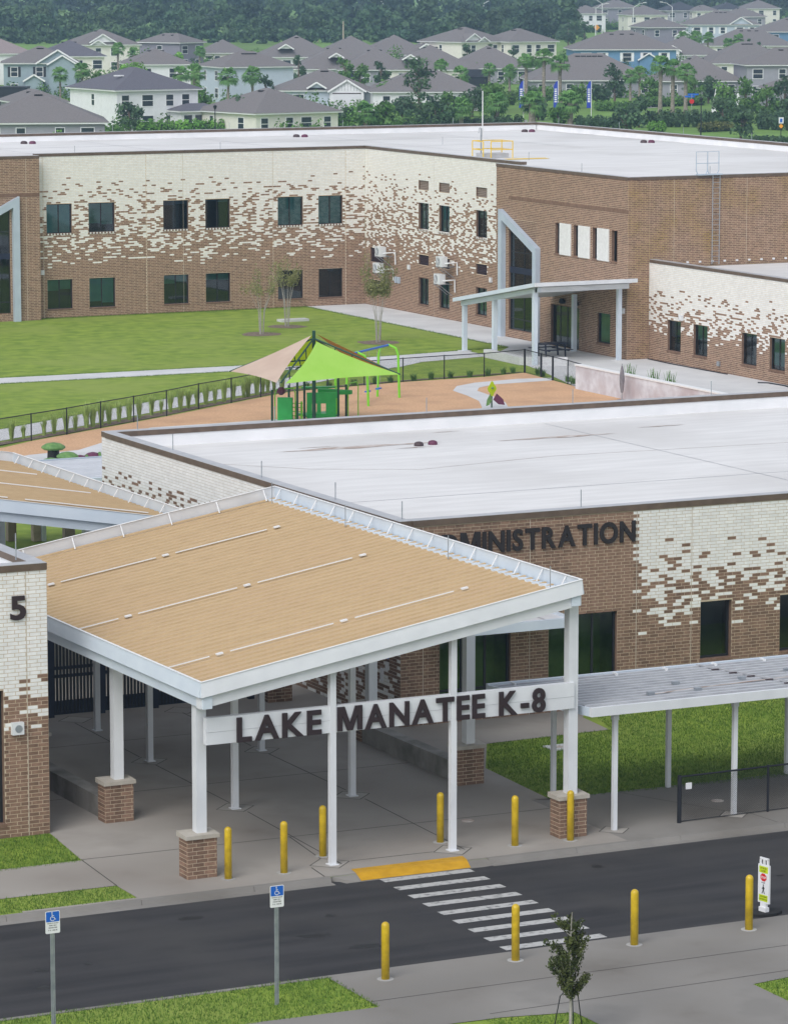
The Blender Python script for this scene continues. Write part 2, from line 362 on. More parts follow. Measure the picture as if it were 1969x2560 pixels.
def window(parent, W, u0, u1, z0, z1, mull=1, blind=None, bfrac=1.0, room='room_dark', gl='glass', sill=True, transom=None, depth=0.16, frame='dark_frame', fw=0.05, louver=False):
    mb = MB(); d0, d1 = -depth-.03, -depth+.03
    W.box(mb, u0, u0+fw, d0, d1, z0, z1); W.box(mb, u1-fw, u1, d0, d1, z0, z1)
    W.box(mb, u0+fw, u1-fw, d0, d1, z0, z0+fw); W.box(mb, u0+fw, u1-fw, d0, d1, z1-fw, z1)
    for i in range(mull):
        c = u0+(u1-u0)*(i+1)/(mull+1); W.box(mb, c-fw/2, c+fw/2, d0, d1-.005, z0+fw, z1-fw)
    for t in (transom or []): W.box(mb, u0+fw, u1-fw, d0+.004, d1-.008, t-fw/2, t+fw/2)
    w = mb.build('window', frame, parent)
    edges = [u0+fw]+[u0+(u1-u0)*(i+1)/(mull+1) for i in range(mull)]+[u1-fw]
    for i in range(len(edges)-1):
        MB().quad(W.p(edges[i], -depth, z0+fw), W.p(edges[i+1], -depth, z0+fw), W.p(edges[i+1], -depth, z1-fw), W.p(edges[i], -depth, z1-fw)).build('pane', gl, w)
    e = -depth-0.9 if room != 'room_dark' else -depth-.35
    b = MB(); b.quad(W.p(u0, e, z0), W.p(u1, e, z0), W.p(u1, e, z1), W.p(u0, e, z1))
    for a, c in ((u0, u0), (u1, u1)): b.quad(W.p(a, d0, z0), W.p(a, d0, z1), W.p(a, e, z1), W.p(a, e, z0))
    for z in (z0, z1): b.quad(W.p(u0, d0, z), W.p(u1, d0, z), W.p(u1, e, z), W.p(u0, e, z))
    b.build('room_lining', room, w)
    if blind:
        zt = z1-fw; zb = zt-(z1-z0-2*fw)*bfrac
        for i in range(len(edges)-1):
            zz = zb if i == 0 else zb+random.uniform(-.12, .12)*(bfrac < 1)
            MB().quad(W.p(edges[i]+.02, -depth-.07, zz), W.p(edges[i+1]-.02, -depth-.07, zz), W.p(edges[i+1]-.02, -depth-.07, zt), W.p(edges[i]+.02, -depth-.07, zt)).build('blind', blind, w)
    if sill:
        n = max(2, int((u1-u0+.1)/.105)); 
        W.box(MB(), u0-.05, u1+.05, -depth-.02, .006, z0-.11, z0-.004).build('sill', 'mortar', w)
        for i in range(n):
            a = u0-.05+(u1-u0+.1)*i/n; c = u0-.05+(u1-u0+.1)*(i+1)/n
            m = MB(); W.box(m, a+.005, c-.005, -depth+.04, .03, z0-.105, z0-.002)
            o = m.build('sill_brick', 'brick_white' if (sill == 'mix' and i % 2) else 'brick_far', w)
            del o
    return w
def louver(parent, W, u0, u1, z0, z1, mat, depth=0.1):
    mb = MB(); W.box(mb, u0, u1, -depth-.06, -depth-.03, z0, z1)
    l = mb.build('louver', mat, parent)
    n = max(3, int((z1-z0)/.1))
    for i in range(n):
        z = z0+(z1-z0)*(i+.5)/n; m = MB()
        m.hexa([W.p(u0, -depth+.03, z-.035), W.p(u1, -depth+.03, z-.035), W.p(u1, -depth-.03, z), W.p(u0, -depth-.03, z), W.p(u0, -depth+.03, z-.025), W.p(u1, -depth+.03, z-.025), W.p(u1, -depth-.03, z+.01), W.p(u0, -depth-.03, z+.01)])
        m.build('slat', mat, l)
    return l
def parapet(parent, pts, ztop, zroof, th=0.36, cop=0.17, closed=False):
    """pts on plan along the outer face, building interior to the left of travel; white inner face, brown metal coping with a grey top"""
    n = len(pts)
    for i in range(n if closed else n-1):
        a = Vector((*pts[i], 0)); b = Vector((*pts[(i+1) % n], 0)); d = (b-a).normalized(); nl = Vector((-d.y, d.x, 0))
        L = (b-a).length
        if i > 0: a = a+d*(th+.034)
        def bx(name, o0, o1, z0, z1, mat, e0=0.0, e1=0.0):
            m = MB(); p = [a+nl*o0-d*e0, b+nl*o0+d*e1, b+nl*o1+d*e1, a+nl*o1-d*e0]
            m.hexa([(q.x, q.y, z0) for q in p]+[(q.x, q.y, z1) for q in p]); return m.build(name, mat, parent)
        bx('parapet', 0.03, th, zroof-.02, ztop-cop-.002, 'parapet_white', -.06, -.06)
        c = bx('coping', -.035, th+.03, ztop-cop, ztop, 'coping', .0 if not closed else -.0, 0)
        m = MB(); p = [a+nl*-.03, b+nl*-.03, b+nl*(th+.02), a+nl*(th+.02)]
        m.hexa([(q.x, q.y, ztop+.001) for q in p]+[(q.x, q.y, ztop+.012) for q in p])
        o = m.build('coping_cap', 'coping_top', c); o.location.z += 0.0
def rods(parent, pts, h=0.45):
    for p in pts:
        MB().tube([(p[0], p[1], p[2]), (p[0], p[1], p[2]+h)], 0.016, 6).build('lightning_rod', 'galv', parent)
GLYPH = {}
def make_glyphs(text, bold=.03):
    tmp = []
    for ch in sorted(set(text)):
        cu = bpy.data.curves.new('glyph', 'FONT'); cu.body = ch; cu.size = 1.0; cu.extrude = 0.5; cu.offset = bold; cu.resolution_u = 4
        ob = bpy.data.objects.new('glyph', cu); COL.objects.link(ob); tmp.append((ch, ob, cu))
    dg = bpy.context.evaluated_depsgraph_get()
    for ch, ob, cu in tmp:
        me = bpy.data.meshes.new_from_object(ob.evaluated_get(dg))
        GLYPH[ch] = (np.array([p.co[:] for p in me.vertices]), [tuple(p.vertices) for p in me.polygons]); bpy.data.meshes.remove(me)
    for ch, ob, cu in tmp: bpy.data.objects.remove(ob); bpy.data.curves.remove(cu)
make_glyphs('ADMINISTRATION5LAKEMANATEEK-8PARKINGBYDISABLEDPERMITONLY$250.00FINEF.S.318.18STATELAWWITHINCROSSWALKFORSTOP')
_m = [(0, 0), (.16, 0), (.16, .47), (.33, 0), (.52, 0), (.69, .47), (.69, 0), (.85, 0), (.85, .729), (.61, .729), (.425, .21), (.24, .729), (0, .729)]; _k = len(_m)
GLYPH['M'] = (np.array([(x, y, .5) for x, y in _m]+[(x, y, -.5) for x, y in _m]), [tuple(range(_k)), tuple(range(2*_k-1, _k-1, -1))]+[(i, (i+1) % _k, _k+(i+1) % _k, _k+i) for i in range(_k)])
def chars(s, u0, u1, z0, z1, place, parent, mat, name='letter', depth=0.06, bold=0.022, gap=0.12, mono=False):
    """letters of s between u0 and u1, each its own mesh; place(u, d, z) -> world"""
    items = []
    for ch in s:
        if ch == ' ': items.append((None, 0.28)); continue
        v, f = GLYPH[ch]; v = v.copy(); v[:, :2] = v[:, :2]*1.0
        items.append(((v, f), v[:, 0].max()-v[:, 0].min()))
    cap = 0.729
    tot = sum(w for _, w in items)+gap*(len(items)-1); sx = (u1-u0)/tot; sz = (z1-z0)/cap; u = u0; off = rootloc(parent)
    for it, w in items:
        if it:
            v, f = it; x0 = v[:, 0].min()
            me = bpy.data.meshes.new(name)
            me.from_pydata([Vector(place(u+(p[0]-x0)*sx, (p[2]+.5)*depth, z0+p[1]*sz))-off for p in v], [], f)
            me.materials.append(MATS[mat]); me.update()
            link(name, me, parent)
        u += (w+gap)*sx
ORD = ['first', 'second', 'third', 'fourth', 'fifth', 'sixth', 'seventh', 'eighth', 'ninth', 'tenth', 'eleventh', 'twelfth', 'thirteenth', 'fourteenth', 'fifteenth', 'sixteenth', 'seventeenth', 'eighteenth', 'nineteenth', 'twentieth', 'twenty-first', 'twenty-second', 'twenty-third', 'twenty-fourth', 'twenty-fifth', 'twenty-sixth', 'twenty-seventh', 'twenty-eighth', 'twenty-ninth', 'thirtieth']
# ------------------------------------------------------------------ ground, road, pavements
g = MB()
g.quad((-600, -300, -.012), (1500, -300, -.012), (1500, 74.3, -.012), (-600, 74.3, -.012))
g.quad((-600, 82.55, -.012), (1500, 82.55, -.012), (1500, 262, -.012), (-600, 262, -.012))
tag(g.build('ground', 'grass'), kind='structure')
g = MB(); g.quad((-3000, 262, -.012), (6000, 262, -.012), (6000, 8000, -.012), (-3000, 8000, -.012))
tag(g.build('terrain', 'grass_far'), kind='structure')
def zr(y): return -.006-(y-74.3)*.015        # the road falls towards the far gutter
road = tag(MB().quad((-200, 74.2, zr(74.2)), (400, 74.2, zr(74.2)), (400, 82.7, zr(82.7)), (-200, 82.7, zr(82.7))).build('road', 'asphalt'), kind='structure')
for i in range(9):      # crossing bars, painted side by side
    y1 = 82.22-i*.925; x0 = 40.22-i*.065; x1 = x0+2.52+i*.02; za, zb = zr(y1-.36)+.004, zr(y1)+.004
    MB().quad((x0, y1-.36, za), (x1, y1-.36, za), (x1, y1, zb), (x0, y1, zb)).build('crossing_bar', 'paint_white', road)
for i in range(16):      # oil drips and dark scuffs in the wheel tracks
    x, y, r = random.uniform(28, 54), random.choice((76.3, 77.8, 79.3, 80.9))+random.gauss(0, .15), random.uniform(.06, .2)
    if 39.3 < x < 43.2: continue
    MB().poly([(x+r*(2.2 if i % 3 == 0 else 1)*math.cos(t)*random.uniform(.6, 1.1), y+r*math.sin(t)*random.uniform(.6, 1.1), zr(y)+.007) for t in np.linspace(0, 2*math.pi, 13)[:-1]]).build('oil_spot', 'oil', road)
kerb = thing('kerb', None, None, (40, 82.5, 0)); tag(kerb, kind='structure')
xs = [-60, -20, 10, 25, 30.4, 33.9, 36.9, 39.01]
for a, b in list(zip(xs[:-1], xs[1:]))+[(43.44, 46), (46, 49.1), (49.1, 52.3), (52.3, 58), (58, 70), (70, 100), (100, 200)]:
    MB().hexa([(a+.006, 82.42, -.14), (b-.006, 82.42, -.14), (b-.006, 82.62, -.14), (a+.006, 82.62, -.14), (a+.006, 82.47, .006), (b-.006, 82.47, .006), (b-.006, 82.62, .006), (a+.006, 82.62, .006)]).build('kerb_stone', 'concrete_old', kerb)
    MB().quad((a, 82.17, -.124), (b, 82.17, -.124), (b, 82.43, -.118), (a, 82.43, -.118)).build('gutter', 'concrete_old', kerb)
MB().hexa([(39.0, 82.2, -.14), (43.45, 82.2, -.14), (43.45, 82.62, -.14), (39.0, 82.62, -.14), (39.55, 82.2, -.112), (42.85, 82.2, -.112), (43.45, 82.62, .004), (39.0, 82.62, .004)]).build('kerb_ramp', 'concrete_old', kerb)
MB().quad((39.72, 82.21, -.1), (42.8, 82.21, -.1), (42.9, 82.63, .011), (39.76, 82.63, .011)).quad((39.76, 82.63, .011), (42.9, 82.63, .011), (42.97, 83.0, .012), (39.82, 83.0, .012)).build('warning_strip', 'paint_yellow', kerb)
for a, b in ((-60, 31), (31, 36), (43, 60), (60, 200)):
    MB().box(a+.004, b-.004, 74.16, 74.3, -.14, .006).build('kerb_stone', 'concrete_old', kerb)
Z1 = .004
plaza = sheet('plaza_paving', [(30.9, 82.6), (47.6, 82.6), (47.6, 87.9), (48.1, 87.7), (48.36, 92.0), (49.93, 94.92), (54.12, 95.1), (54.3, 97.0), (54.9, 98.05), (54.9, 125), (30, 125), (34.44, 90.0), (34.1, 86.9), (10, 86.78), (10, 84.25), (33.9, 84.08), (33.9, 82.75), (30.9, 82.75)], Z1, 'concrete_plaza')
sidewalk = sheet('sidewalk', [(47.6, 82.6), (130, 82.6), (130, 87.15), (49, 87.75), (47.6, 87.9)], Z1, 'concrete_old')
near = sheet('near_pavement', [(34.97, 71.5), (34.99, 74.3), (200, 74.3), (200, 69.7), (44.3, 69.6), (43.28, 69.45), (43.14, 60), (38.8, 60), (38.61, 69.25), (37.0, 69.6), (30, 69.9), (20, 70.2), (20, 71.4), (32.2, 71.6)], Z1, 'concrete_old')
def joint(pts, w=.03, parent=plaza):
    for a, b in zip(pts[:-1], pts[1:]):
        a = Vector((*a, 0)); b = Vector((*b, 0)); d = (b-a).normalized(); s = Vector((-d.y, d.x, 0))*w/2
        MB().quad(*[(q.x, q.y, Z1+.004) for q in (a-s, b-s, b+s, a+s)]).build('paving_joint', 'joint', parent)
def diamond(x, y, r=.55, parent=plaza):
    MB().poly([(x-r, y, Z1+.003), (x, y-r, Z1+.003), (x+r, y, Z1+.003), (x, y+r, Z1+.003)]).build('column_pad', 'concrete_pad', parent)
    joint([(x-r, y), (x, y-r), (x+r, y), (x, y+r), (x-r, y)], .026, parent)
for x in (39.75, 43.25):
    joint([(x+.1, 83.6), (x+.35, 90.0)]); joint([(x+.35, 91.2), (x+.4, 96.5)]); joint([(x+.4, 97.7), (x+.5, 103)])
for x0, ys in ((39.6, 83.8), (43.05, 83.7), (40.0, 90.6), (43.45, 90.55), (40.2, 97.1), (43.68, 97.0), (40.45, 103.45), (43.85, 103.35)): diamond(x0, ys)
joint([(34.1, 86.95), (47.6, 86.75)]); joint([(30.9, 93.6), (48.6, 93.6)]); joint([(34.1, 86.9), (33.9, 84.05)]); joint([(30, 100), (48.6, 100)])
joint([(39.6, 84.35), (39.9, 86.9)]); joint([(39.0, 83.6), (38.9, 82.62)]); joint([(40.2, 83.8), (42.5, 83.75)])
diamond(47.87, 83.8, .45, sidewalk); diamond(51.63, 83.95, .45, sidewalk); joint([(50.2, 87.6), (51.7, 84.3)], .02, sidewalk); joint([(52.1, 83.9), (52.2, 82.65)], .02, sidewalk); joint([(56, 87.4), (55.6, 82.65)], .02, sidewalk)
joint([(34.99, 71.95), (70, 71.9)], .025, near); joint([(36.9, 69.95), (60, 70.35)], .025, near)
for n, (x, y) in dict(a=(44.91, 86.44), b=(52.09, 85.54)).items():
    o = MB().lathe((x, y, Z1), [(.17, .0), (.17, .012), (.15, .014)], 20).build('drain_cover', 'stain')
    tag(o, 'small round rusty drain cover in the plaza paving near the entrance' if n == 'a' else 'small round rusty drain cover behind the chain link fence', 'drain cover')
o = thing('valve_box', 'square pale concrete valve box with round lid set in the lawn', 'valve box', (51.53, 93.51, 0))
MB().box(51.2, 51.86, 93.2, 93.85, -.02, .03).build('collar', 'concrete_light', o); MB().lathe((51.53, 93.5, .03), [(.14, 0), (.14, .012)], 16).build('lid', 'stain', o)
# courtyard
yard = sheet('courtyard_path', [(40, 188.2), (82.9, 188.25), (92.2, 186.0), (94.6, 187.9), (99.6, 189.0), (99.6, 192.4), (95.3, 191.7), (84.2, 190.7), (40, 191)], Z1, 'concrete_light')
sheet('fence_path', [(55, 161.6), (60.88, 165.6), (66.5, 169.2), (72, 173.0), (77.7, 176.9), (80.7, 178.6), (84, 180.6), (88, 183.3), (92.2, 186.2), (92.2, 188.4), (90, 187.3), (86, 184.9), (82.4, 182.84), (78.5, 180.3), (72.5, 176.5), (67, 172.8), (62.7, 169.9), (55, 165)], Z1+.004, 'concrete_light')
sheet('patio', [(102.9, 221.2), (107.2, 221.2), (107.2, 199.6), (105.5, 199.6), (105.5, 183.7), (106.9, 183.7), (106.9, 150), (96.2, 150), (96.2, 172.6), (98.5, 181), (99.2, 184.5), (99.6, 189.0), (102.7, 192.7)], Z1+.002, 'concrete_light')
mul = sheet('playground_mulch', [(55, 160.5), (60.6, 163.6), (62.6, 165.2), (72, 171.15), (79.5, 176.4), (82, 178.0), (89.2, 179.4), (94.3, 179.65), (97.2, 180.5), (96.4, 172.5), (96.0, 150), (58, 150)], Z1, 'mulch')
sheet('fence_bed', [(57, 162.2), (60.6, 164.2), (62.6, 165.5), (72, 171.5), (79.5, 176.7), (82, 178.3), (89.2, 179.6), (97.2, 180.7), (97.2, 181.0), (89.2, 180.1), (81.8, 178.9), (78.9, 177.0), (71.5, 172.2), (62.4, 166.1), (57, 163)], Z1+.008, 'soil')
sheet('mulch_path', [(97.3, 177.6), (96.8, 176.5), (93.0, 176.2), (91.6, 175.2), (90.88, 174.0), (90.6, 172.2), (90.35, 170.7), (89.8, 168.8), (89.0, 167.0), (87.6, 164.5), (86.2, 164.5), (87.9, 167.8), (88.88, 170.0), (89.4, 172.3), (89.75, 174.6), (90.9, 176.4), (92.5, 177.4), (95.4, 178.0)], Z1+.006, 'concrete_light')
sheet('admin_path', [(58, 158.5), (60.6, 160.5), (63.3, 161.1), (65.3, 163.1), (69.5, 167.3), (76.4, 167.55), (78, 166.3), (78, 130), (58, 130), (56, 156.8), (60.9, 157.0), (62.5, 158.3)], Z1+.007, 'concrete_light')
for i, (x, y, r) in enumerate(((92.9, 206.1, 1.3), (96.3, 209.7, 1.2), (97.1, 198.6, 1.3))):
    MB().poly([(x+r*math.cos(t)*random.uniform(.85, 1.1), y+r*math.sin(t)*random.uniform(.85, 1.1), .003) for t in np.linspace(0, 2*math.pi, 15)[:-1]]).build('tree_bed', 'soil')['kind'] = 'structure'
o = MB().box(97.1, 99.0, 212.3, 213.0, -.01, .14).build('concrete_pad', 'concrete_light'); tag(o, 'small pale concrete pad lying in the courtyard lawn', 'concrete pad')

# ------------------------------------------------------------------ two-storey school block
S = thing('school_building', 'two-storey brick school wing with white to brown speckled walls', 'school building', (107.2, 221.2, 0))
def mixw(zhi, zlo, k=1.0):
    def f(u, z): return min(1, max(0, (z-zlo)/(zhi-zlo)))**k if z < zhi else 1.0
    return f
brownonly = lambda u, z: 0.0
LW = Wall((84.2, 221.2), FRONT)
ups = [(84.97, 86.67), (87.81, 89.58), (92.92, 94.65), (95.84, 97.56), (100.94, 102.73), (103.85, 105.58)]
op = [(a-84.2, b-84.2, 5.33, 7.18) for a, b in ups]+[(a-84.2, b-84.2, .55, 2.42) for a, b in ups]
wall_face(S, LW, 23.0, 0, 10.16, op, mixw(9.0, 3.05, .8), seed=3, joints=(0.55, 7.55, 10.1, 16.4, 21.6))
bl = ['blind_teal', 'blind_green', 'blind_navy', 'blind_navy', 'blind_teal', 'blind_teal']; bf = [1, .72, .15, .05, 1, 1]
for i, (a, b) in enumerate(ups):
    window(S, LW, a-84.2, b-84.2, 5.33, 7.18, 1, bl[i], bf[i], sill='mix')
bl2 = ['blind_green', 'blind_teal', 'blind_green', 'blind_green', None, None]; bf2 = [.38, .82, .3, .22, 0, 0]
for i, (a, b) in enumerate(ups):
    window(S, LW, a-84.2, b-84.2, .55, 2.42, 1, bl2[i], bf2[i])
LB = Wall((60, 220.35), FRONT)        # brown end block with the tall raked window
wall_face(S, LB, 24.2, 0, 10.16, [(17.0, 22.75-0.55, .5, 7.2)], brownonly, brown='brick_far', seed=5, joints=(23.3,), bz0=0)
MB().quad((84.2, 220.35, 0), (84.2, 221.2, 0), (84.2, 221.2, 10.1), (84.2, 220.35, 10.1)).build('wall', 'brick_far', S)
LB.box(MB(), 17, 24.2, -.01, .012, 7.75, 7.98).build('brick_band', 'brick_far', S)
def raked_window(W, ua, ub, za, zb, flip, base=-.05):
    """tall glazing with a sloping head inside a proud pale blue steel frame; head runs from za at ua to zb at ub"""
    th, pr = .42, .32
    f = MB()
    def bar(p, q, r, s):
        f.hexa([W.p(*p[:1], pr, p[1]), W.p(*q[:1], pr, q[1]), W.p(*r[:1], pr, r[1]), W.p(*s[:1], pr, s[1]), W.p(p[0], -.15, p[1]), W.p(q[0], -.15, q[1]), W.p(r[0], -.15, r[1]), W.p(s[0], -.15, s[1])])
    k = (zb-za)/(ub-ua)
    dz = th*math.sqrt(1+k*k)
    fr = thing_part('raked_frame', S)
    f = MB(); bar((ua, base), (ua+th, base), (ua+th, za+k*th-dz), (ua, za)); f.build('frame_post', 'frame_blue', fr)
    f = MB(); bar((ub-th, base), (ub, base), (ub, zb), (ub-th, zb-k*th-dz)); f.build('frame_post', 'frame_blue', fr)
    f = MB(); bar((ua+th, za+k*th-dz), (ub-th, zb-k*th-dz), (ub, zb), (ua, za)); f.build('frame_head', 'frame_blue', fr)
def thing_part(name, parent):
    o = bpy.data.objects.new(name, None); COL.objects.link(o); o.parent = parent; o.empty_display_size = .1
    return o
def raked_glass(W, ua, ub, za, zb, z0, mull, transoms):
    g = MB(); d = -.14
    k = (zb-za)/(ub-ua)
    w = thing_part('raked_window', S)
    edges = np.linspace(ua, ub, mull+2)
    for i in range(mull+1):
        a, b = edges[i], edges[i+1]
        MB().quad(W.p(a, d, z0), W.p(b, d, z0), W.p(b, d, za+k*(b-ua)), W.p(a, d, za+k*(a-ua))).build('pane', 'glass', w)
    m = MB()
    for e in edges: W.box(m, e-.03, e+.03, d-.04, d+.04, z0, za+k*(e-ua))
    for t in transoms: W.box(m, ua, ub, d-.035, d+.03, t-.03, t+.03)
    m.build('mullions', 'dark_frame', w)
    W.box(MB(), ua, ub, d-.05, d+.1, 3.9, 4.25).build('floor_band', 'navy_metal', w)
    r = MB(); e = -1.6
    r.quad(W.p(ua, e, z0), W.p(ub, e, z0), W.p(ub, e, max(za, zb)), W.p(ua, e, max(za, zb))); r.quad(W.p(ua, d-.05, z0), W.p(ua, d-.05, za), W.p(ua, e, za), W.p(ua, e, z0)); r.quad(W.p(ub, d-.05, z0), W.p(ub, d-.05, zb), W.p(ub, e, zb), W.p(ub, e, z0)); r.quad(W.p(ua, d, 4.05), W.p(ub, d, 4.05), W.p(ub, e, 4.05), W.p(ua, e, 4.05)); r.quad(W.p(ua, d, z0), W.p(ub, d, z0), W.p(ub, e, z0), W.p(ua, e, z0))
    r.build('room_lining', 'room_dark', w)
    return w
def raked_infill(W, rng, z0, z1, tri):
    """brickwork that closes the corner of the opening above the sloping head"""
    p = MB().poly([W.p(u, -.006, z) for u, z in tri]).build('infill_wall', 'mortar', S); m = MB(); z = z0; r = 0
    while z+BH <= z1+.001:
        a, b = rng(z+BH/2); u = a-BL*(.34 if r % 2 else 0)
        while u < b:
            ua, ub = max(u, a)+.008, min(u+BL, b)-.008
            if ub-ua > .03: W.box(m, ua, ub, -.006, 0, z+.008, z+BH-.008)
            u += BL
        z += BH; r += 1
    tag(m.build('bricks', 'brick_far', p), kind='stuff')
raked_infill(LB, lambda z: (17.0, min(22.2, 17.4+(z-4.6)/.5417)), 7.2-26*BH, 7.2, [(17.0, 4.4), (22.2, 7.2), (17.0, 7.2)])
raked_infill(BB_ := Wall((105.5, 199.6), SIDE), lambda z: (max(1.6, 1.7+(7.05-z)/.507), 5.1), 7.1-18*BH, 7.1, [(1.6, 7.1), (5.1, 5.33), (5.1, 7.1)])
raked_window(LB, 17.0, 22.75, 4.9, 7.8, 1)
w = raked_glass(LB, 17.4, 22.2, 4.6, 7.2, .5, 2, (1.2, 5.6))
RW = Wall((107.2, 221.2), SIDE)
vu = [(7.82, 9.23), (10.69, 12.12), (15.72, 17.17)]
op = [(a, b, 7.95, 8.58) for a, b in vu]+[(a, b, 5.44, 7.16) for a, b in vu]+[(a, b, 3.17, 3.82) for a, b in vu]+[(a, b, .65, 2.37) for a, b in vu]+[(.8, 2.76, 2.85, 3.8), (.8, 2.76, .8, 1.7)]
wall_face(S, RW, 21.6, 0, 10.16, op, mixw(9.0, 3.05, .8), seed=9, joints=(0.45, 10.0))
for i, (a, b) in enumerate(vu):
    louver(S, RW, a, b, 7.95, 8.58, 'louver_tan'); louver(S, RW, a, b, 3.17, 3.82, 'louver_dark')
    window(S, RW, a, b, 5.44, 7.16, 1, 'blind_green' if i != 1 else 'blind_teal', 1.0 if i != 2 else .3, sill='mix', depth=.18)
    window(S, RW, a, b, .65, 2.37, 1, 'blind_green', 1.0, depth=.18)
louver(S, RW, .8, 2.76, 2.85, 3.8, 'louver_dark'); louver(S, RW, .8, 2.76, .8, 1.7, 'louver_dark')
BB = Wall((105.5, 199.6), SIDE)       # brown block, side towards the courtyard
sl = [(199.6-a, 199.6-b) for a, b in ((192.25, 191.62), (190.05, 189.39), (187.8, 187.17), (185.58, 184.92))]
op = [(a, b, 5.44, 7.24) for a, b in sl]+[(1.6, 5.1, .5, 7.1), (6.9, 10.3, 0.02, 2.46), (12.42, 13.94, .7, 2.43)]
wall_face(S, BB, 15.9, 0, 10.16, op, brownonly, seed=11, mortar='mortar')
for a, b in sl: window(S, BB, a, b, 5.44, 7.24, 0, None, sill=True, depth=.22)
for i in range(3):
    a, b = sl[i][1], sl[i+1][0]
    BB.box(MB(), a+.0, b-.25, .0, .06, 5.42, 7.26).build('white_brick_panel', 'brick_white', S)
    for r in range(18):
        for c in range(4):
            u0 = a+.02+c*.31-(.1 if r % 2 else 0); u1 = min(u0+.295, b-.27); u0 = max(u0, a+.02)
            if u1-u0 > .04: BB.box(MB(), u0, u1, .06, .07, 5.44+r*.1, 5.44+r*.1+.092).build('panel_brick', 'brick_white', S)
raked_window(BB, .82, 5.56, 7.65, 5.61, -1)
raked_glass(BB, 1.7, 5.05, 7.0, 5.3, .5, 1, (1.15, 5.15))
window(S, BB, 6.9, 10.3, .02, 2.46, 3, None, sill=False, depth=.2, fw=.08)
window(S, BB, 12.42, 13.94, .7, 2.43, 0, 'blind_green', 1.0)
BB.box(MB(), 1.6, 15.9, -.01, .012, 8.25, 8.45).build('brick_band', 'brick_far', S)
BF = Wall((105.5, 183.7), FRONT)
wall_face(S, BF, 1.4, 0, 10.16, [], brownonly, seed=12, mortar='mortar_stained')
BF2 = Wall((106.9, 183.7), FRONT)
wall_face(S, BF2, 14.0, 4.9, 10.16, [], brownonly, seed=13, mortar='mortar_stained', joints=(1.6, 6.4), bz0=4.98)
# roof sheets and parapets
ZR = 9.78
rf = MB()
rf.quad((84.2, 221.4, ZR), (134, 221.4, ZR), (134, 247.2, ZR), (84.2, 247.2, ZR)); rf.quad((60, 220.5, ZR), (84.2, 220.5, ZR), (84.2, 247.2, ZR), (60, 247.2, ZR)); rf.quad((107.4, 199.6, ZR), (134, 199.6, ZR), (134, 221.4, ZR), (107.4, 221.4, ZR)); rf.quad((105.7, 184, ZR), (134, 184, ZR), (134, 199.6, ZR), (105.7, 199.6, ZR))
roof = rf.build('roof', 'roof_white', S)
def loop_parapet(parent, pts, zt, zr): parapet(parent, pts, zt, zr)
loop_parapet(S, [(84.25, 221.2), (107.58, 221.2)], 10.36, ZR); loop_parapet(S, [(60, 220.35), (84.2, 220.35)], 10.3, ZR)
loop_parapet(S, [(107.2, 221.15), (107.2, 199.65)], 10.36, ZR); loop_parapet(S, [(105.5, 199.6), (105.5, 183.7), (134.3, 183.7), (134.3, 247.3), (60, 247.3)], 10.32, ZR)
def seam(parent, pts, z, w=.05, mat='coping_top'):
    for a, b in zip(pts[:-1], pts[1:]):
        a = Vector((*a, 0)); b = Vector((*b, 0)); d = (b-a).normalized(); s = Vector((-d.y, d.x, 0))*w/2
        MB().quad(*[(q.x, q.y, z) for q in (a-s, b-s, b+s, a+s)]).build('roof_seam', mat, parent)
seam(roof, [(60, 238.5), (134, 238.5)], ZR+.005, .12); seam(roof, [(60, 229), (110, 229), (134, 231)], ZR+.005, .1); seam(roof, [(112, 222), (133, 205)], ZR+.006, .06); seam(roof, [(115, 214), (126, 214), (133.5, 216)], ZR+.007, .05); seam(roof, [(118, 236), (126, 226), (133.6, 221)], ZR+.008, .05)
for x in range(88, 134, 9): seam(roof, [(x, 222), (x, 246.8)], ZR+.009, .05)
for i, (x, y) in enumerate(((92.18, 244.1), (92.7, 243.8), (113.06, 244.5), (113.57, 244.2), (131.3, 244.0), (131.8, 243.8), (131.2, 226.4), (131.7, 226.2))):
    MB().lathe((x, y, ZR), [(.24, 0), (.24, .07), (.2, .16), (.1, .2)], 14).build('roof_drain', 'purple' if i % 2 else 'bronze', S)
rods(S, [(x, 247.15, 10.3) for x in range(64, 134, 9)]+[(134.15, y, 10.3) for y in range(190, 247, 9)]+[(x, 221.4, 10.3) for x in (87, 97, 113)]+[(111, 184, 10.3), (106, 190, 10.3), (109, 202, 10.3)], .5)
h = thing('roof_hatch_rail', 'yellow guard rail around the hatch on the big white roof', 'guard rail', (112.9, 214, ZR))
for (x, y) in ((111.84, 213.4), (113.97, 213.4), (113.97, 214.9), (111.84, 214.9), (112.4, 213.4)):
    MB().tube([(x, y, ZR), (x, y, ZR+1.1)], .035, 8).build('post', 'yellow_rail', h)
for z in (ZR+.55, ZR+1.08):
    MB().tube([(112.4, 213.4, z), (113.97, 213.4, z), (113.97, 214.9, z), (111.84, 214.9, z), (111.84, 213.4, z)], .03, 8).build('rail', 'yellow_rail', h)
MB().box(112.0, 113.8, 213.6, 214.7, ZR, ZR+.3).build('hatch', 'coping_top', h)
o = MB().quad((112.6, 211.4, ZR+.012), (115.6, 211.4, ZR+.012), (115.9, 212.6, ZR+.012), (112.9, 212.6, ZR+.012)).build('roof_walk_mat', 'yellow_rail'); tag(o, 'flat yellow safety marking on the white roof beside the hatch rail', 'marking')
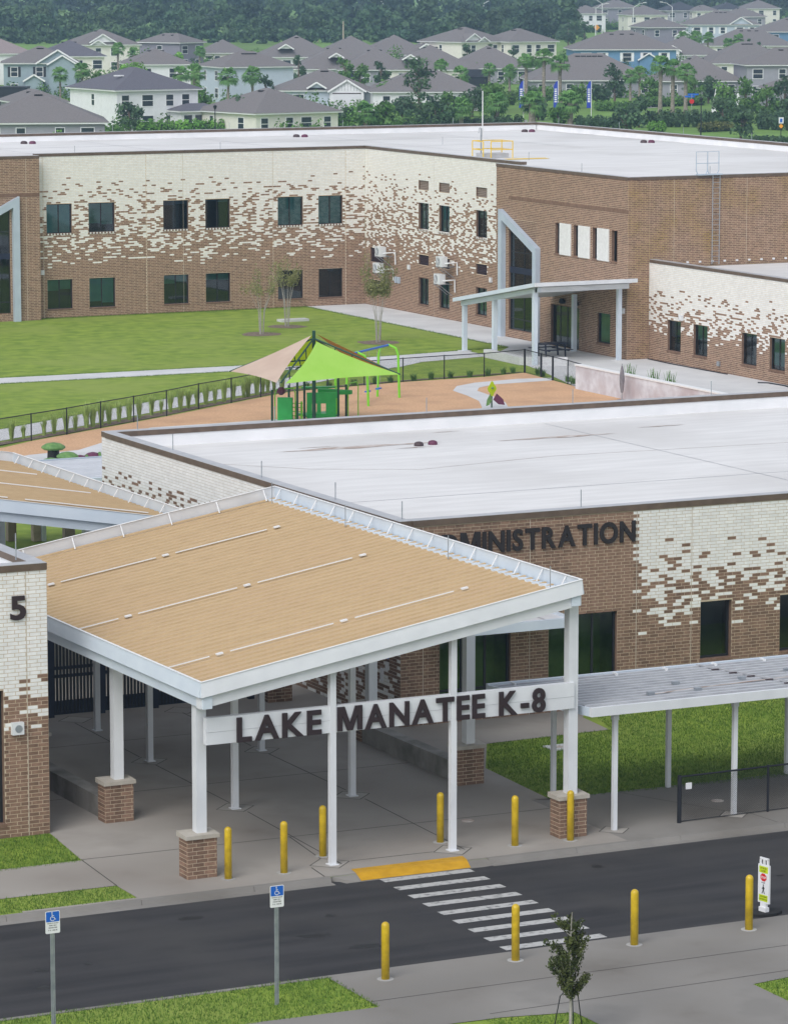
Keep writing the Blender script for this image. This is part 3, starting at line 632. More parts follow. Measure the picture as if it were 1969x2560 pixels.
o = MB().quad((107.0, 190.6, ZR+.012), (108.6, 189.2, ZR+.012), (109.2, 191.0, ZR+.012), (107.3, 193.2, ZR+.012)).build('roof_walk_mat', 'yellow_rail'); tag(o, 'flat yellow safety marking near the brown corner of the big roof', 'marking')
a = thing('antenna_mast', 'slender pale antenna mast standing behind the yellow roof rail', 'antenna', (112.1, 214.2, ZR))
MB().tube([(112.1, 214.2, ZR), (112.1, 214.2, ZR+1.9)], .05, 8).build('pipe', 'galv', a); MB().tube([(112.2, 214.2, ZR+1.2), (112.2, 214.2, ZR+4.3)], [.045, .03], 8).build('whip', 'sign_white', a)
MB().tube([(112.1, 214.2, ZR+1.7), (112.0, 214.1, ZR+1.95), (111.85, 214.0, ZR+1.9), (111.8, 213.98, ZR+1.6)], .02, 6).build('cable', 'galv', a)
ld = thing('roof_ladder', 'grey metal ladder with guard hoops climbing to the big roof', 'ladder', (111.1, 183.6, 5.2))
for x in (110.9, 111.37): MB().tube([(x, 183.5, 5.25), (x, 183.5, 10.3)], .025, 6).build('rail', 'galv', ld)
for i in range(17): MB().tube([(110.9, 183.5, 5.4+i*.3), (111.37, 183.5, 5.4+i*.3)], .014, 6).build('rung', 'galv', ld)
for x in (110.0, 110.75): MB().tube([(x, 183.65, 10.35), (x-.12, 183.65, 10.6), (x-.12, 183.65, 11.65), (x+.62, 183.65, 11.65), (x+.62, 183.65, 10.6), (x+.5, 183.65, 10.35)], .03, 6).build('hoop', 'frame_blue', ld)
MB().tube([(109.9, 183.65, 11.0), (111.4, 183.65, 11.0)], .025, 6).build('hoop_bar', 'frame_blue', ld); MB().box(109.9, 111.5, 183.4, 183.75, 10.33, 10.4).build('step', 'frame_blue', ld)
# wall lamps and boxes on the block
for n, (W, u, z, lab) in enumerate(((LW, .42, 2.75, 'small white wall lamp low on the left wing by the brown block'), (RW, 6.55, 2.75, 'small white wall lamp beside the left pair of air conditioners'), (RW, 17.8, 2.8, 'small white wall lamp beside the raked blue window frame'), (BB, 15.5, 2.6, 'small white wall lamp behind the courtyard canopy post'))):
    l = thing('wall_lamp', lab, 'lamp', W.p(u, 0, z)); W.box(MB(), u-.12, u+.12, 0, .12, z, z+.3).build('housing', 'ac_white', l); W.box(MB(), u-.09, u+.09, .12, .14, z+.04, z+.2).build('lens', 'sign_white', l)
for n, (u, z, lab) in enumerate(((3.4, 3.43, 'upper left white air conditioner on a wall bracket'), (3.1, 2.35, 'lower left white air conditioner behind the thin tree'), (12.1, 3.41, 'upper right white air conditioner on a wall bracket'), (11.8, 2.3, 'lower right white air conditioner above the courtyard canopy'))):
    a = thing('air_conditioner', lab, 'air conditioner', RW.p(u, 0, z), 'air conditioners on the speckled wall')
    RW.box(MB(), u-.05, u+.85, .55, .92, z, z+.62).build('case', 'ac_white', a)
    m = MB(); c = RW.p(u+.26, .925, z+.31); m.tube([c, (c[0]-.02, c[1], c[2])], .25, 20); f = m.build('fan_grille', 'galv', a)
    for k in range(6):
        t = k*math.pi/6; MB().tube([(c[0]-.03, c[1]-.24*math.cos(t), c[2]-.24*math.sin(t)), (c[0]-.03, c[1]+.24*math.cos(t), c[2]+.24*math.sin(t))], .01, 4).build('grille_bar', 'ac_white', f)
    for k in (0.1, .7):
        MB().beam(RW.p(u+k, 0, z-.03), RW.p(u+k, 1.0, z-.03), .05, .05).build('bracket', 'galv', a); MB().beam(RW.p(u+k, .0, z-.75), RW.p(u+k, .9, z-.05), .04, .04).build('brace', 'galv', a)
    MB().tube([RW.p(u+.85, .7, z+.2), RW.p(u+1.15, .6, z+.25), RW.p(u+1.3, .12, z+.28), RW.p(u+1.3, .1, z-.5)], .05, 6).build('pipe', 'sign_white', a)
for i, u in enumerate((4.6, 5.0)):
    o = MB(); RW.box(o, u, u+.22, 0, .12, 1.75, 2.15); o = o.build('switch_box', 'frame_blue'); tag(o, ('left' if i == 0 else 'right')+' of the two small grey switch boxes under the air conditioners', 'switch box')

# ------------------------------------------------------------------ single-storey wing on the right
W1 = thing('single_storey_wing', 'low brick wing at the right with a white upper wall', 'school wing', (106.9, 183.7, 0))
RL = Wall((106.9, 183.7), SIDE)
lw = [(2.1, 3.55), (4.93, 6.44), (10.03, 11.58), (12.89, 14.44), (18.0, 19.5)]
wall_face(W1, RL, 24, 0, 5.46, [(a, b, .7, 2.42) for a, b in lw], mixw(4.35, 1.25, .8), seed=21)
for i, (a, b) in enumerate(lw): window(W1, RL, a, b, .7, 2.42, 1, 'blind_green' if i % 2 else 'blind_navy', (.55, .5, .1, .9, .4)[i], depth=.18)
MB().quad((107, 159, 5.15), (130, 159, 5.15), (130, 183.6, 5.15), (107, 183.6, 5.15)).build('roof', 'roof_white', W1)
parapet(W1, [(106.9, 183.6), (106.9, 159.7), (130, 159.7)], 5.66, 5.15)
for i in range(12): MB().box(108.5+i*.82, 108.62+i*.82, 183.6, 183.7, 5.36, 5.46).build('flashing_clip', 'sign_white', W1)
l = thing('wall_lamp', 'small white wall lamp above the first window of the low wing', 'lamp', RL.p(3.6, 0, 2.5)); RL.box(MB(), 3.52, 3.85, 0, .14, 2.5, 2.8).build('housing', 'ac_white', l); RL.box(MB(), 3.56, 3.8, .14, .16, 2.55, 2.7).build('lens', 'sign_white', l)
o = MB(); RL.box(o, 7.6, 7.85, 0, .1, .35, .6); tag(o.build('outlet_box', 'galv'), 'small grey outlet box low on the wall of the low wing', 'outlet box')
o = MB().tube([RL.p(.3, .2, .04), RL.p(3, .35, .04), RL.p(7, .3, .04), RL.p(9, .25, .04)], .03, 6).build('hose', 'black_metal'); tag(o, 'dark hose lying on the patio along the low wing', 'hose')
o = MB().tube([RL.p(13.2, .9, .04), RL.p(13.6, .5, .04), RL.p(15, .4, .04), RL.p(17, .7, .04)], .04, 6).build('hose', 'black_metal'); tag(o, 'dark looped hose on the patio beneath the right windows', 'hose')
# patio wall, closed parasol
pw = thing('patio_wall', 'pale stained plaster wall with white cap beside the playground', 'wall', (96.1, 166, 0))
MB().box(95.95, 96.2, 157.5, 172.5, 0, 1.25).build('wall_body', 'wall_plaster', pw); MB().box(95.9, 96.28, 157.45, 172.55, 1.25, 1.32).build('cap', 'trim_white', pw)
pu = thing('closed_parasol', 'closed grey parasol standing against the plaster patio wall', 'parasol', (95.4, 166.6, 0))
MB().lathe((95.4, 166.6, 0), [(.25, 0), (.25, .08), (.05, .1)], 12).build('base', 'umbrella_cloth', pu); MB().tube([(95.4, 166.6, .1), (95.4, 166.6, 1.95)], .03, 6).build('pole', 'galv', pu)
MB().lathe((95.4, 166.6, 0), [(.07, .45), (.11, .75), (.135, 1.1), (.11, 1.5), (.06, 1.75), (.03, 1.85)], 9).build('canopy', 'umbrella_cloth', pu)
# courtyard canopy
cc = thing('courtyard_canopy', 'white steel canopy on posts in front of the brown school block', 'canopy', (102, 188, 0))
def cz(y): return 3.0+(192.3-y)*.166
for x, y in ((99.45, 192.0), (99.5, 188.4), (99.35, 183.3), (104.9, 188.8), (104.9, 183.6)):
    MB().box(x-.12, x+.12, y-.12, y+.12, 0, cz(y)-.25).build('post', 'white_metal_b', cc)
    MB().box(x-.3, x+.3, y-.3, y+.3, 0, .04).build('post_base', 'concrete_light', cc)
MB().hexa([(99.0, 182.6, cz(182.6)-.1), (105.45, 182.6, cz(182.6)-.1), (105.45, 192.4, cz(192.4)-.1), (99.0, 192.4, cz(192.4)-.1), (99.0, 182.6, cz(182.6)+.05), (105.45, 182.6, cz(182.6)+.05), (105.45, 192.4, cz(192.4)+.05), (99.0, 192.4, cz(192.4)+.05)]).build('deck', 'white_metal', cc)
def rail(name, a, b, h0, h1, w, mat, parent): 
    return MB().hexa([(a[0], a[1], a[2]+h0), (a[0]+w[0], a[1]+w[1], a[2]+h0), (b[0]+w[0], b[1]+w[1], b[2]+h0), (b[0], b[1], b[2]+h0), (a[0], a[1], a[2]+h1), (a[0]+w[0], a[1]+w[1], a[2]+h1), (b[0]+w[0], b[1]+w[1], b[2]+h1), (b[0], b[1], b[2]+h1)]).build(name, mat, parent)
rail('fascia', (98.95, 182.55, cz(182.55)), (98.95, 192.45, cz(192.45)), -.12, .1, (-.06, 0), 'white_metal_b', cc); rail('beam', (99.3, 182.9, cz(182.9)), (99.3, 192.2, cz(192.2)), -.4, -.13, (.2, 0), 'white_metal_b', cc)
rail('fascia', (98.89, 182.54, cz(182.55)), (105.45, 182.54, cz(182.55)), -.12, .1, (0, -.06), 'white_metal', cc); rail('beam', (99.3, 183.0, cz(183)), (105.2, 183.0, cz(183)), -.42, -.13, (0, .2), 'white_metal', cc)
for x, y, z in ((105.3, 191.0, 2.6), (105.3, 189.4, 2.6)): 
    o = MB().lathe((x, y, z), [(.12, 0), (.2, .1), (.12, .3)], 10).build('flood_light', 'black_metal'); tag(o, 'dark flood light over the courtyard glass doors, '+('left' if y > 190 else 'right')+' one', 'lamp')
pt = thing('picnic_table', 'dark blue metal picnic table with benches under the courtyard canopy', 'picnic table', (102.6, 187.4, 0))
MB().box(101.7, 103.5, 186.95, 187.8, .72, .77).build('table_top', 'navy_metal', pt)
for y in (186.35, 188.15): MB().box(101.7, 103.5, y, y+.28, .42, .46).build('bench', 'navy_metal', pt)
for x in (101.95, 103.2):
    MB().box(x, x+.08, 186.4, 188.4, .36, .42).build('cross_bar', 'navy_metal', pt)
    for y in (186.9, 187.8): MB().beam((x+.04, y-.1, 0), (x+.04, y+.0, .72), .07, .07).build('leg', 'navy_metal', pt)
sw = thing('courtyard_seat_wall', 'low pale concrete seat wall at the edge of the courtyard patio', 'wall', (99.6, 186, 0))
MB().prism([(98.9, 188.6), (99.3, 188.6), (99.15, 184.2), (101.2, 182.9), (101.0, 182.5), (98.75, 184.0)], 0, .45).build('wall_body', 'concrete_light', sw)
# ------------------------------------------------------------------ administration building
A = thing('administration_building', 'low brick building lettered ADMINISTRATION under a wide white roof', 'office building', (48.7, 98.1, 0))
AF = Wall((48.7, 98.1), FRONT)
st = [(1.3, 3.7), (5.0, 7.38)]; aw = [(10.34, 11.46), (13.22, 14.34), (16.1, 17.22), (19, 20.1)]
wall_face(A, AF, 32, 0, 6.04, [(a, b, .15, 2.98) for a, b in st]+[(a, b, 1.2, 3.0) for a, b in aw],
          lambda u, z: 0.0 if u < 8.05 else mixw(5.15, 2.1, .9)(u, z), seed=31, mortar='mortar_near', brown='brick_brown', joints=(.75, 4.35, 8.05, 10.0),
          single=lambda u, z: 5.9 < u < 9.0 and 3.05 < z < 6.0)
for i, (a, b) in enumerate(st): window(A, AF, a, b, .15, 2.98, 2, None, room='room_green', gl='glass_green', transom=(.95,), sill=False, fw=.07)
for a, b in aw: window(A, AF, a, b, 1.2, 3.0, 0, None, depth=.2, fw=.07)
ASD = Wall((48.7, 121.7), SIDE)
wall_face(A, ASD, 23.6, 0, 6.04, [], lambda u, z: 1.0 if z > 4.95 else max(.3, .84-.2*(4.95-z)), seed=33, mortar='mortar_pale', brown='brick_brown')
for (y, z, w, h, m) in ((99.2, 1.9, .2, .28, 'sign_white'), (98.95, 1.95, .16, .24, 'play_blue'), (98.95, 1.6, .2, .25, 'sign_white'), (99.3, 1.2, .2, .4, 'sign_white')):
    MB().box(48.66, 48.69, y-w/2, y+w/2, z, z+h).build('notice', m, A)
AR = MB().quad((48.9, 98.3, 5.6), (80, 98.3, 5.6), (80, 121.5, 5.6), (48.9, 121.5, 5.6)).build('roof', 'roof_white', A)
parapet(A, [(80.5, 121.7), (48.7, 121.7), (48.7, 98.1), (80.5, 98.1)], 6.2, 5.6, cop=.18)
for i, (x, y) in enumerate(((59.0, 117.4), (59.6, 117.5))): MB().lathe((x, y, 5.6), [(.17, 0), (.17, .06), (.14, .12), (.06, .15)], 14).build('roof_drain', 'purple' if i else 'bronze', A)
seam(AR, [(50.6, 116.3), (53, 113.6), (56.3, 111.9), (62, 112.9), (71, 112.4), (80, 113.2)], 5.606, .035, 'stain'); seam(AR, [(49, 106), (80, 106)], 5.605, .05); seam(AR, [(49, 101.5), (80, 101.5)], 5.605, .05); seam(AR, [(66, 99), (66, 121)], 5.607, .04)
for k, (x, y, l, w) in enumerate(((57.0, 118.0, 6.5, .55), (64.5, 117.3, 5.0, .4), (55.6, 118.6, 1.6, .12), (61.6, 120.4, 1.2, .1), (69.5, 118.4, 2.2, .14), (58.6, 117.0, 1.6, .1))):
    pts = []; n = 14
    for i in range(n): t = i/(n-1); pts.append((x-l/2+l*t, y+w*math.sin(math.pi*t)*random.uniform(.3, .7)))
    for i in range(n-2, 0, -1): t = i/(n-1); pts.append((x-l/2+l*t, y-w*math.sin(math.pi*t)*random.uniform(.2, .7)))
    MB().poly([(p[0], p[1], 5.609+k*.001) for p in pts]).build('water_stain', 'stain', AR)
rods(A, [(50.0, 121.55, 6.2), (55.3, 121.55, 6.2), (61.4, 121.55, 6.2), (67.5, 121.55, 6.2), (73.5, 121.55, 6.2), (49.0, 116, 6.2), (48.9, 108.5, 6.2), (48.9, 103, 6.2), (48.95, 98.5, 6.2), (54.9, 98.3, 6.2), (62.7, 98.3, 6.2), (68, 98.3, 6.2)], .55)
chars('ADMINISTRATION', 49.38-48.7, 56.66-48.7, 5.1, 5.74, lambda u, d, z: AF.p(u, .03+d, z), A, 'letter_black', depth=.05, bold=.03, gap=.1)
ea = thing('entry_awning', 'small white slotted awning over the administration windows', 'awning', (51.5, 97, 3))
for k in range(6): MB().box(49.4+k*.66, 49.4+k*.7+.55, 96.2, 98.05, 3.16, 3.2).build('slat', 'white_metal', ea)
MB().box(49.3, 53.4, 96.05, 96.2, 3.0, 3.28).build('fascia', 'white_metal_b', ea); MB().box(49.2, 49.3, 96.05, 98.05, 3.0, 3.28).build('fascia', 'white_metal_b', ea); MB().box(53.4, 53.5, 96.05, 98.05, 3.0, 3.28).build('fascia', 'white_metal_b', ea)

# ------------------------------------------------------------------ building number 5
B5 = thing('building_five', 'white and brown brick building marked 5 at the left edge', 'school building', (34.45, 90.03, 0))
F5 = Wall((14.45, 90.03), FRONT)
wall_face(B5, F5, 20, 0, 7.02, [(16.2, 18.76, .39, 3.92)], mixw(4.65, 2.2, 1.25), seed=44, brown='brick_brown', mortar='mortar_near', joints=(19.42,), single=lambda u, z: u > 18.76)
window(B5, F5, 16.2, 18.76, .39, 3.92, 1, None, depth=.2, fw=.07)
W5 = Wall((34.45, 90.03), (0, 1)); wall_face(B5, W5, 22, 0, 7.02, [], mixw(4.55, 2.25, .8), seed=45, mortar='mortar')
MB().quad((14.5, 90.2, 6.5), (34.3, 90.2, 6.5), (34.3, 112, 6.5), (14.5, 112, 6.5)).build('roof', 'roof_white', B5)
parapet(B5, [(14.45, 90.03), (34.45, 90.03), (34.45, 112)], 7.19, 6.5, cop=.17)
rods(B5, [(33.9, 90.8, 7.19)], .7)
chars('5', 33.42-14.45, 33.85-14.45, 5.78, 6.4, lambda u, d, z: F5.p(u, .02+d, z), B5, 'letter', depth=.05, bold=.03)
l = thing('wall_lamp', 'white square wall speaker on the building marked 5', 'speaker', F5.p(19.1, 0, 2.8)); F5.box(MB(), 18.95, 19.27, 0, .14, 2.74, 3.06).build('housing', 'ac_white', l); m = MB(); c = F5.p(19.12, .142, 2.9); m.tube([c, (c[0], c[1]-.01, c[2])], .1, 16); m.build('grille', 'galv', l)
l.name = 'wall_speaker'

# ------------------------------------------------------------------ entrance canopy
C = thing('entrance_canopy', 'large white entrance canopy with tan ribbed roof lettered LAKE MANATEE K-8', 'canopy', (41.4, 83.7, 0))
X0, X1, Y0, Y1, SL = 35.88, 46.58, 83.3, 102.4, .166
def kz(x): return 5.08+(x-X0)*SL
def deck(parent, name, x0, x1, y0, y1, zf, mat, pitch=.38, h=.04, along='x', side_shade=None):
    V = []; n = int(round(((y1-y0) if along == 'x' else (x1-x0))/pitch)); F = []
    prof = []
    for i in range(n):
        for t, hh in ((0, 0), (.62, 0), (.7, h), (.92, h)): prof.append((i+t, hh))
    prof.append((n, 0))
    for p, hh in prof:
        for e in (0, 1):
            if along == 'x': x = (x0, x1)[e]; y = y0+p*(y1-y0)/n
            else: y = (y0, y1)[e]; x = x0+p*(x1-x0)/n
            V.append((x, y, zf(x, y)+hh))
    for i in range(len(prof)-1): F.append((2*i, 2*i+1, 2*i+3, 2*i+2))
    off = rootloc(parent); V = np.array(V)-np.array(off[:])
    return link(name, npmesh(name, V, F, [mat, side_shade or mat], [1 if i % 4 in (1, 3) else 0 for i in range(len(F))]), parent)  # sloping rib sides take the second material, painted darker as shade
deck(C, 'roof_deck', X0+.05, X1-.05, Y0+.05, Y1-.05, lambda x, y: kz(x)-.36+.0, 'deck_tan', side_shade='rib_tan')
MB().hexa([(X0+.06, Y0+.06, kz(X0)-.5), (X1-.06, Y0+.06, kz(X1)-.5), (X1-.06, Y1-.06, kz(X1)-.5), (X0+.06, Y1-.06, kz(X0)-.5), (X0+.06, Y0+.06, kz(X0)-.42), (X1-.06, Y0+.06, kz(X1)-.42), (X1-.06, Y1-.06, kz(X1)-.42), (X0+.06, Y1-.06, kz(X0)-.42)]).build('soffit', 'white_metal', C)
def fascia(parent, a, b, za, zb, out, h=.38, beamh=.3, mat='white_metal', mat2=None):
    """upper fascia band leaning out at the top, beam below set back; out = outward unit on plan"""
    def bar(name, o0t, o1t, o0b, o1b, t, bt, mt):
        P = []
        for (zz, i, j) in (('b', o0b, o1b), ('t', o0t, o1t)):
            dz = t if zz == 't' else bt
            P += [(a[0]+out[0]*i, a[1]+out[1]*i, za+dz), (b[0]+out[0]*i, b[1]+out[1]*i, zb+dz), (b[0]+out[0]*j, b[1]+out[1]*j, zb+dz), (a[0]+out[0]*j, a[1]+out[1]*j, za+dz)]
        return MB().hexa(P).build(name, mt, parent)
    f = bar('fascia', -.02, .0, .0, .06, 0, -h, mat)
    bar('fascia_cap', -.05, .02, -.05, .02, .012, 0.001, 'trim_white')
    bar('beam', -.3, -.05, -.3, -.05, -h+.02, -h-beamh, mat2 or mat)
    return f
fascia(C, (X0, Y0), (X1, Y0), kz(X0), kz(X1), (0, -1)); fascia(C, (X0, Y1), (X0, Y0), kz(X0), kz(X0), (-1, 0), mat='white_metal_b')
fascia(C, (X1, Y0), (X1, Y1), kz(X1), kz(X1), (1, 0), mat='white_metal_b'); fascia(C, (X1, Y1), (X0, Y1), kz(X1), kz(X0), (0, 1))
for i in range(15):      # straps tying the upstand to the deck
    y = Y0+.8+i*1.27; MB().beam((X1-.04, y, kz(X1)-.02), (X1-.22, y, kz(X1)-.33), .03, .02).build('strap', 'trim_white', C)
for i in range(7):
    x = X0+1+i*1.55; MB().beam((x, Y1-.04, kz(x)-.02), (x, Y1-.3, kz(x)-.33), .03, .02).build('strap', 'trim_white', C)
for y in (86.5, 92.65, 98.4):
    for a, b in ((36.05, 37.5), (38.08, 41.0), (41.62, 44.5)):
        MB().beam((a, y, kz(a)-.29), (b, y, kz(b)-.29), .03, .025).build('roof_cable', 'trim_white', C)
    for a in (37.78, 41.3, 44.82): MB().beam((a-.09, y, kz(a-.09)-.285), (a+.09, y, kz(a+.09)-.285), .1, .04).build('cable_plate', 'trim_white', C)
for y in (84.2, 90, 96.5, 101.6): MB().tube([(X1-.45, y, kz(X1)-.4), (X1-.45, y, kz(X1)+.25)], .014, 5).build('lightning_rod', 'galv', C)
def brick_pier(x, y, cx, cy, parent, top=1.02):
    """x, y: near left corner on plan; courses of single bricks round a mortar core"""
    wx, wy = .813, .53
    core = MB().box(x+.006, x+wx-.006, y+.006, y+wy-.006, 0, top).build('brick_pier', 'mortar_near', parent); off = rootloc(parent)
    rg = random.Random(int(x*31+y*7))
    for r in range(int(top/BH)):
        zc = (r+.5)*BH
        for W, L in ((Wall((x, y), FRONT), wx), (Wall((x, y+wy), SIDE), wy)):
            segs = [(0, .152), (.152, .457), (.457, .762), (.762, L)] if r % 2 else [(0, .254), (.254, .559), (.559, L)]
            if L < .6: segs = [(0, .305), (.305, L)] if r % 2 else [(0, .152), (.152, .457), (.457, L)]
            for a, b in segs:
                if b-a < .04: continue
                o = link('brick', unit_brick(b-a, 'brick_brown'), core); o.location = Vector(W.p((a+b)/2, 0, zc))-off; o.rotation_euler = (0, 0, math.atan2(W.u[1], W.u[0]))
    MB().hexa([(x-.05, y-.05, top), (x+wx+.05, y-.05, top), (x+wx+.05, y+wy+.05, top), (x-.05, y+wy+.05, top), (x-.05, y-.05, top+.1), (x+wx+.05, y-.05, top+.1), (x+wx+.05, y+wy+.05, top+.13), (x-.05, y+wy+.05, top+.13)]).build('cap_stone', 'cap_stone', core)
def pier_column(x, y, ztop, parent=C, w=.27):
    brick_pier(x, y, 0, 0, parent); cx, cy = x+.46, y+.26
    MB().box(cx-w/2, cx+w/2, cy-w/2+.02, cy+w/2+.02, 1.12, ztop).build('column', 'white_metal', parent)
for x, y in ((35.69, 83.8), (36.16, 90.4), (36.35, 97.1)): pier_column(x, y, kz(x+.46)-.66)
for x, y in ((46.1, 83.55), (46.6, 90.28), (46.75, 96.75), (46.7, 103.2)): pier_column(x, y, kz(min(x+.46, X1))-.66 if y < 103 else 4.6)
for x, y in ((39.61, 83.66), (43.02, 83.66), (39.95, 90.5), (43.45, 90.5), (40.2, 97.05), (43.65, 96.97), (40.45, 101.7), (43.8, 101.7)):
    MB().box(x-.08, x+.08, y-.08, y+.08, 0, kz(x)-.7).build('column', 'white_metal', C)
    MB().box(x-.13, x+.13, y-.13, y+.13, 0, .03).build('column_base', 'white_metal', C)
for y in (90.6, 97.1):
    MB().hexa([(36.6, y-.1, kz(36.6)-.72), (46.3, y-.1, kz(46.3)-.72), (46.3, y+.1, kz(46.3)-.72), (36.6, y+.1, kz(36.6)-.72), (36.6, y-.1, kz(36.6)-.5), (46.3, y-.1, kz(46.3)-.5), (46.3, y+.1, kz(46.3)-.5), (36.6, y+.1, kz(36.6)-.5)]).build('cross_beam', 'white_metal', C)
sb = MB().box(36.15, 46.55, 83.62, 83.8, 3.42, 4.1).build('sign_beam', 'white_metal', C)
MB().box(36.15, 46.55, 83.612, 83.62, 3.735, 3.742).build('sign_seam', 'coping_top', sb)
PL = lambda u, d, z: (u, 83.585-d, z)
chars('LAKE', 36.95, 39.27, 3.45, 4.07, PL, sb, 'letter', depth=.05, bold=.035, gap=.1); chars('MANATEE', 39.72, 43.9, 3.45, 4.07, PL, sb, 'letter', depth=.05, bold=.035, gap=.1); chars('K-8', 44.31, 45.66, 3.45, 4.07, PL, sb, 'letter', depth=.05, bold=.035, gap=.12)
for n, (x, ya, yb) in dict(right=(46.75, 91.0, 96.7), left=(36.28, 91.0, 97.0)).items():
    o = thing('seat_wall', 'weathered concrete seat wall along the '+n+' side of the entrance canopy', 'wall', (x+.2, ya, 0))
    k = int((yb-ya)/2.8)
    for i in range(k+1): MB().box(x, x+.42, ya+(yb-ya)*i/(k+1)+.003, ya+(yb-ya)*(i+1)/(k+1)-.003, 0, .56).build('wall_block', 'seat_wall', o)
# security gate at the back of the entrance
gt = thing('security_gate', 'tall black picket gate screen across the back of the entrance canopy', 'gate', (42, 104.1, 0))
for x in (36.6, 38.3, 39.9, 41.55, 43.3, 45.0, 46.5): MB().box(x-.09, x+.09, 104.0, 104.18, 0, 2.75).build('gate_post', 'navy_metal', gt)
for a, b in ((36.6, 38.3), (38.3, 39.9), (39.9, 41.55), (41.55, 43.3), (43.3, 45.0), (45.0, 46.5)):
    for z in (.12, 1.25, 1.5, 2.6): MB().box(a+.09, b-.09, 104.06, 104.12, z-.05, z+.05).build('gate_rail', 'navy_metal', gt)
    MB().box(a+.12, b-.12, 104.07, 104.11, .15, .5).build('kick_plate', 'navy_metal', gt)
    n = int((b-a)/.105)
    for i in range(1, n): MB().box(a+(b-a)*i/n-.026, a+(b-a)*i/n+.026, 104.05, 104.13, .1, 2.7).build('picket', 'black_metal', gt)
MB().box(42.95, 43.15, 103.95, 104.0, 1.1, 1.75).build('push_plate', 'galv', gt)
MB().box(42.98, 43.04, 103.9, 103.95, 1.3, 1.5).build('handle', 'galv', gt)
# second canopy behind, falling to the right
C2 = thing('rear_canopy', 'second tan roofed canopy behind the entrance sloping down to the right', 'canopy', (40, 108, 0))
def k2(x): return 5.15+(46.7-x)*.168
x0, x1, y0, y1 = 31.0, 46.7, 106.4, 125.2
deck(C2, 'roof_deck', x0+.05, x1-.05, y0+.05, y1-.05, lambda x, y: k2(x)-.36, 'deck_tan', along='x', side_shade='rib_tan')
MB().hexa([(x0+.06, y0+.06, k2(x0)-.5), (x1-.06, y0+.06, k2(x1)-.5), (x1-.06, y1-.06, k2(x1)-.5), (x0+.06, y1-.06, k2(x0)-.5), (x0+.06, y0+.06, k2(x0)-.42), (x1-.06, y0+.06, k2(x1)-.42), (x1-.06, y1-.06, k2(x1)-.42), (x0+.06, y1-.06, k2(x0)-.42)]).build('soffit', 'white_metal', C2)
fascia(C2, (x0, y0), (x1, y0), k2(x0), k2(x1), (0, -1), mat='white_metal_b'); fascia(C2, (x1, y0), (x1, y1), k2(x1), k2(x1), (1, 0), mat='white_metal_b'); fascia(C2, (x1, y1), (x0, y1), k2(x1), k2(x0), (0, 1)); fascia(C2, (x0, y1), (x0, y0), k2(x0), k2(x0), (-1, 0))
for i in range(14): y = y0+.8+i*1.33; MB().beam((x1-.04, y, k2(x1)-.02), (x1-.24, y, k2(x1)-.33), .03, .02).build('strap', 'trim_white', C2)
for y in (110.5, 115.5, 120.5):
    for a, b in ((31.5, 36), (37, 41), (41.6, 45.8)): MB().beam((a, y, k2(a)-.29), (b, y, k2(b)-.29), .04, .03).build('roof_cable', 'trim_white', C2)
for x, y in ((38.9, 106.7), (45.9, 106.7), (38.9, 116), (45.9, 116), (38.9, 124.6), (45.9, 124.6), (33, 106.7), (33, 116)):
    MB().box(x-.17, x+.17, y-.17, y+.17, 0, k2(x)-.7).build('column', 'white_metal_b', C2)
# pale walkway canopy beyond the administration block
C3 = thing('link_canopy', 'flat white ribbed walkway canopy behind the administration building', 'canopy', (53, 134, 0))
deck(C3, 'roof_deck', 44, 56.8, 131.6, 136.4, lambda x, y: 3.0+(y-131.6)*.02, 'deck_white', .45, .07)
MB().box(44, 56.8, 136.4, 136.55, 2.85, 3.2).build('gutter', 'frame_blue', C3); MB().box(44, 56.8, 131.45, 131.6, 2.7, 3.1).build('fascia', 'white_metal_b', C3)
for i, (px, w, m) in enumerate(((28, .34, 'louver_tan'), (90, .3, 'wood_pole'), (108, .16, 'white_metal_b'), (172, .42, 'louver_tan'), (250, .18, 'white_metal_b'))):
    q = at(px, 1352); MB().box(q[0]-w/2, q[0]+w/2, q[1]-.15, q[1]+.15, 0, 2.95).build('post', m, C3)
# walkway canopy on the right
C4 = thing('walkway_canopy', 'low white ribbed walkway canopy along the sidewalk at the right', 'canopy', (50, 85.5, 0))
def wz(y): return 3.36-(y-83.35)*.075
deck(C4, 'roof_deck', 46.95, 90, 83.45, 89.1, lambda x, y: wz(y)+.0, 'deck_white', .47, .1, side_shade='rib_shade')
MB().box(46.9, 90, 83.33, 83.45, 3.2, 3.44).build('fascia', 'white_metal', C4); MB().hexa([(46.9, 83.45, 3.2), (46.96, 83.45, 3.2), (46.96, 89.1, 2.78), (46.9, 89.1, 2.78), (46.9, 83.45, 3.43), (46.96, 83.45, 3.43), (46.96, 89.1, 3.03), (46.9, 89.1, 3.03)]).build('end_fascia', 'white_metal_b', C4)
MB().box(46.9, 90, 89.1, 89.22, 2.78, 3.06).build('gutter', 'white_metal_b', C4)
for i in range(24): MB().box(47.6+i*1.6, 47.64+i*1.6, 88.85, 89.12, 3.0, 3.07).build('strap', 'trim_white', C4)
MB().hexa([(53.5, 83.45, 3.44), (53.56, 83.45, 3.44), (53.56, 89.1, 3.02), (53.5, 89.1, 3.02), (53.5, 83.45, 3.48), (53.56, 83.45, 3.48), (53.56, 89.1, 3.06), (53.5, 89.1, 3.06)]).build('deck_lap', 'coping_top', C4)
for i in range(5): MB().box(53.28, 53.5, 84.1+i*.94, 84.16+i*.94, wz(84.2+i*.94)+.1, wz(84.2+i*.94)+.13).build('rib_end', 'bronze', C4)
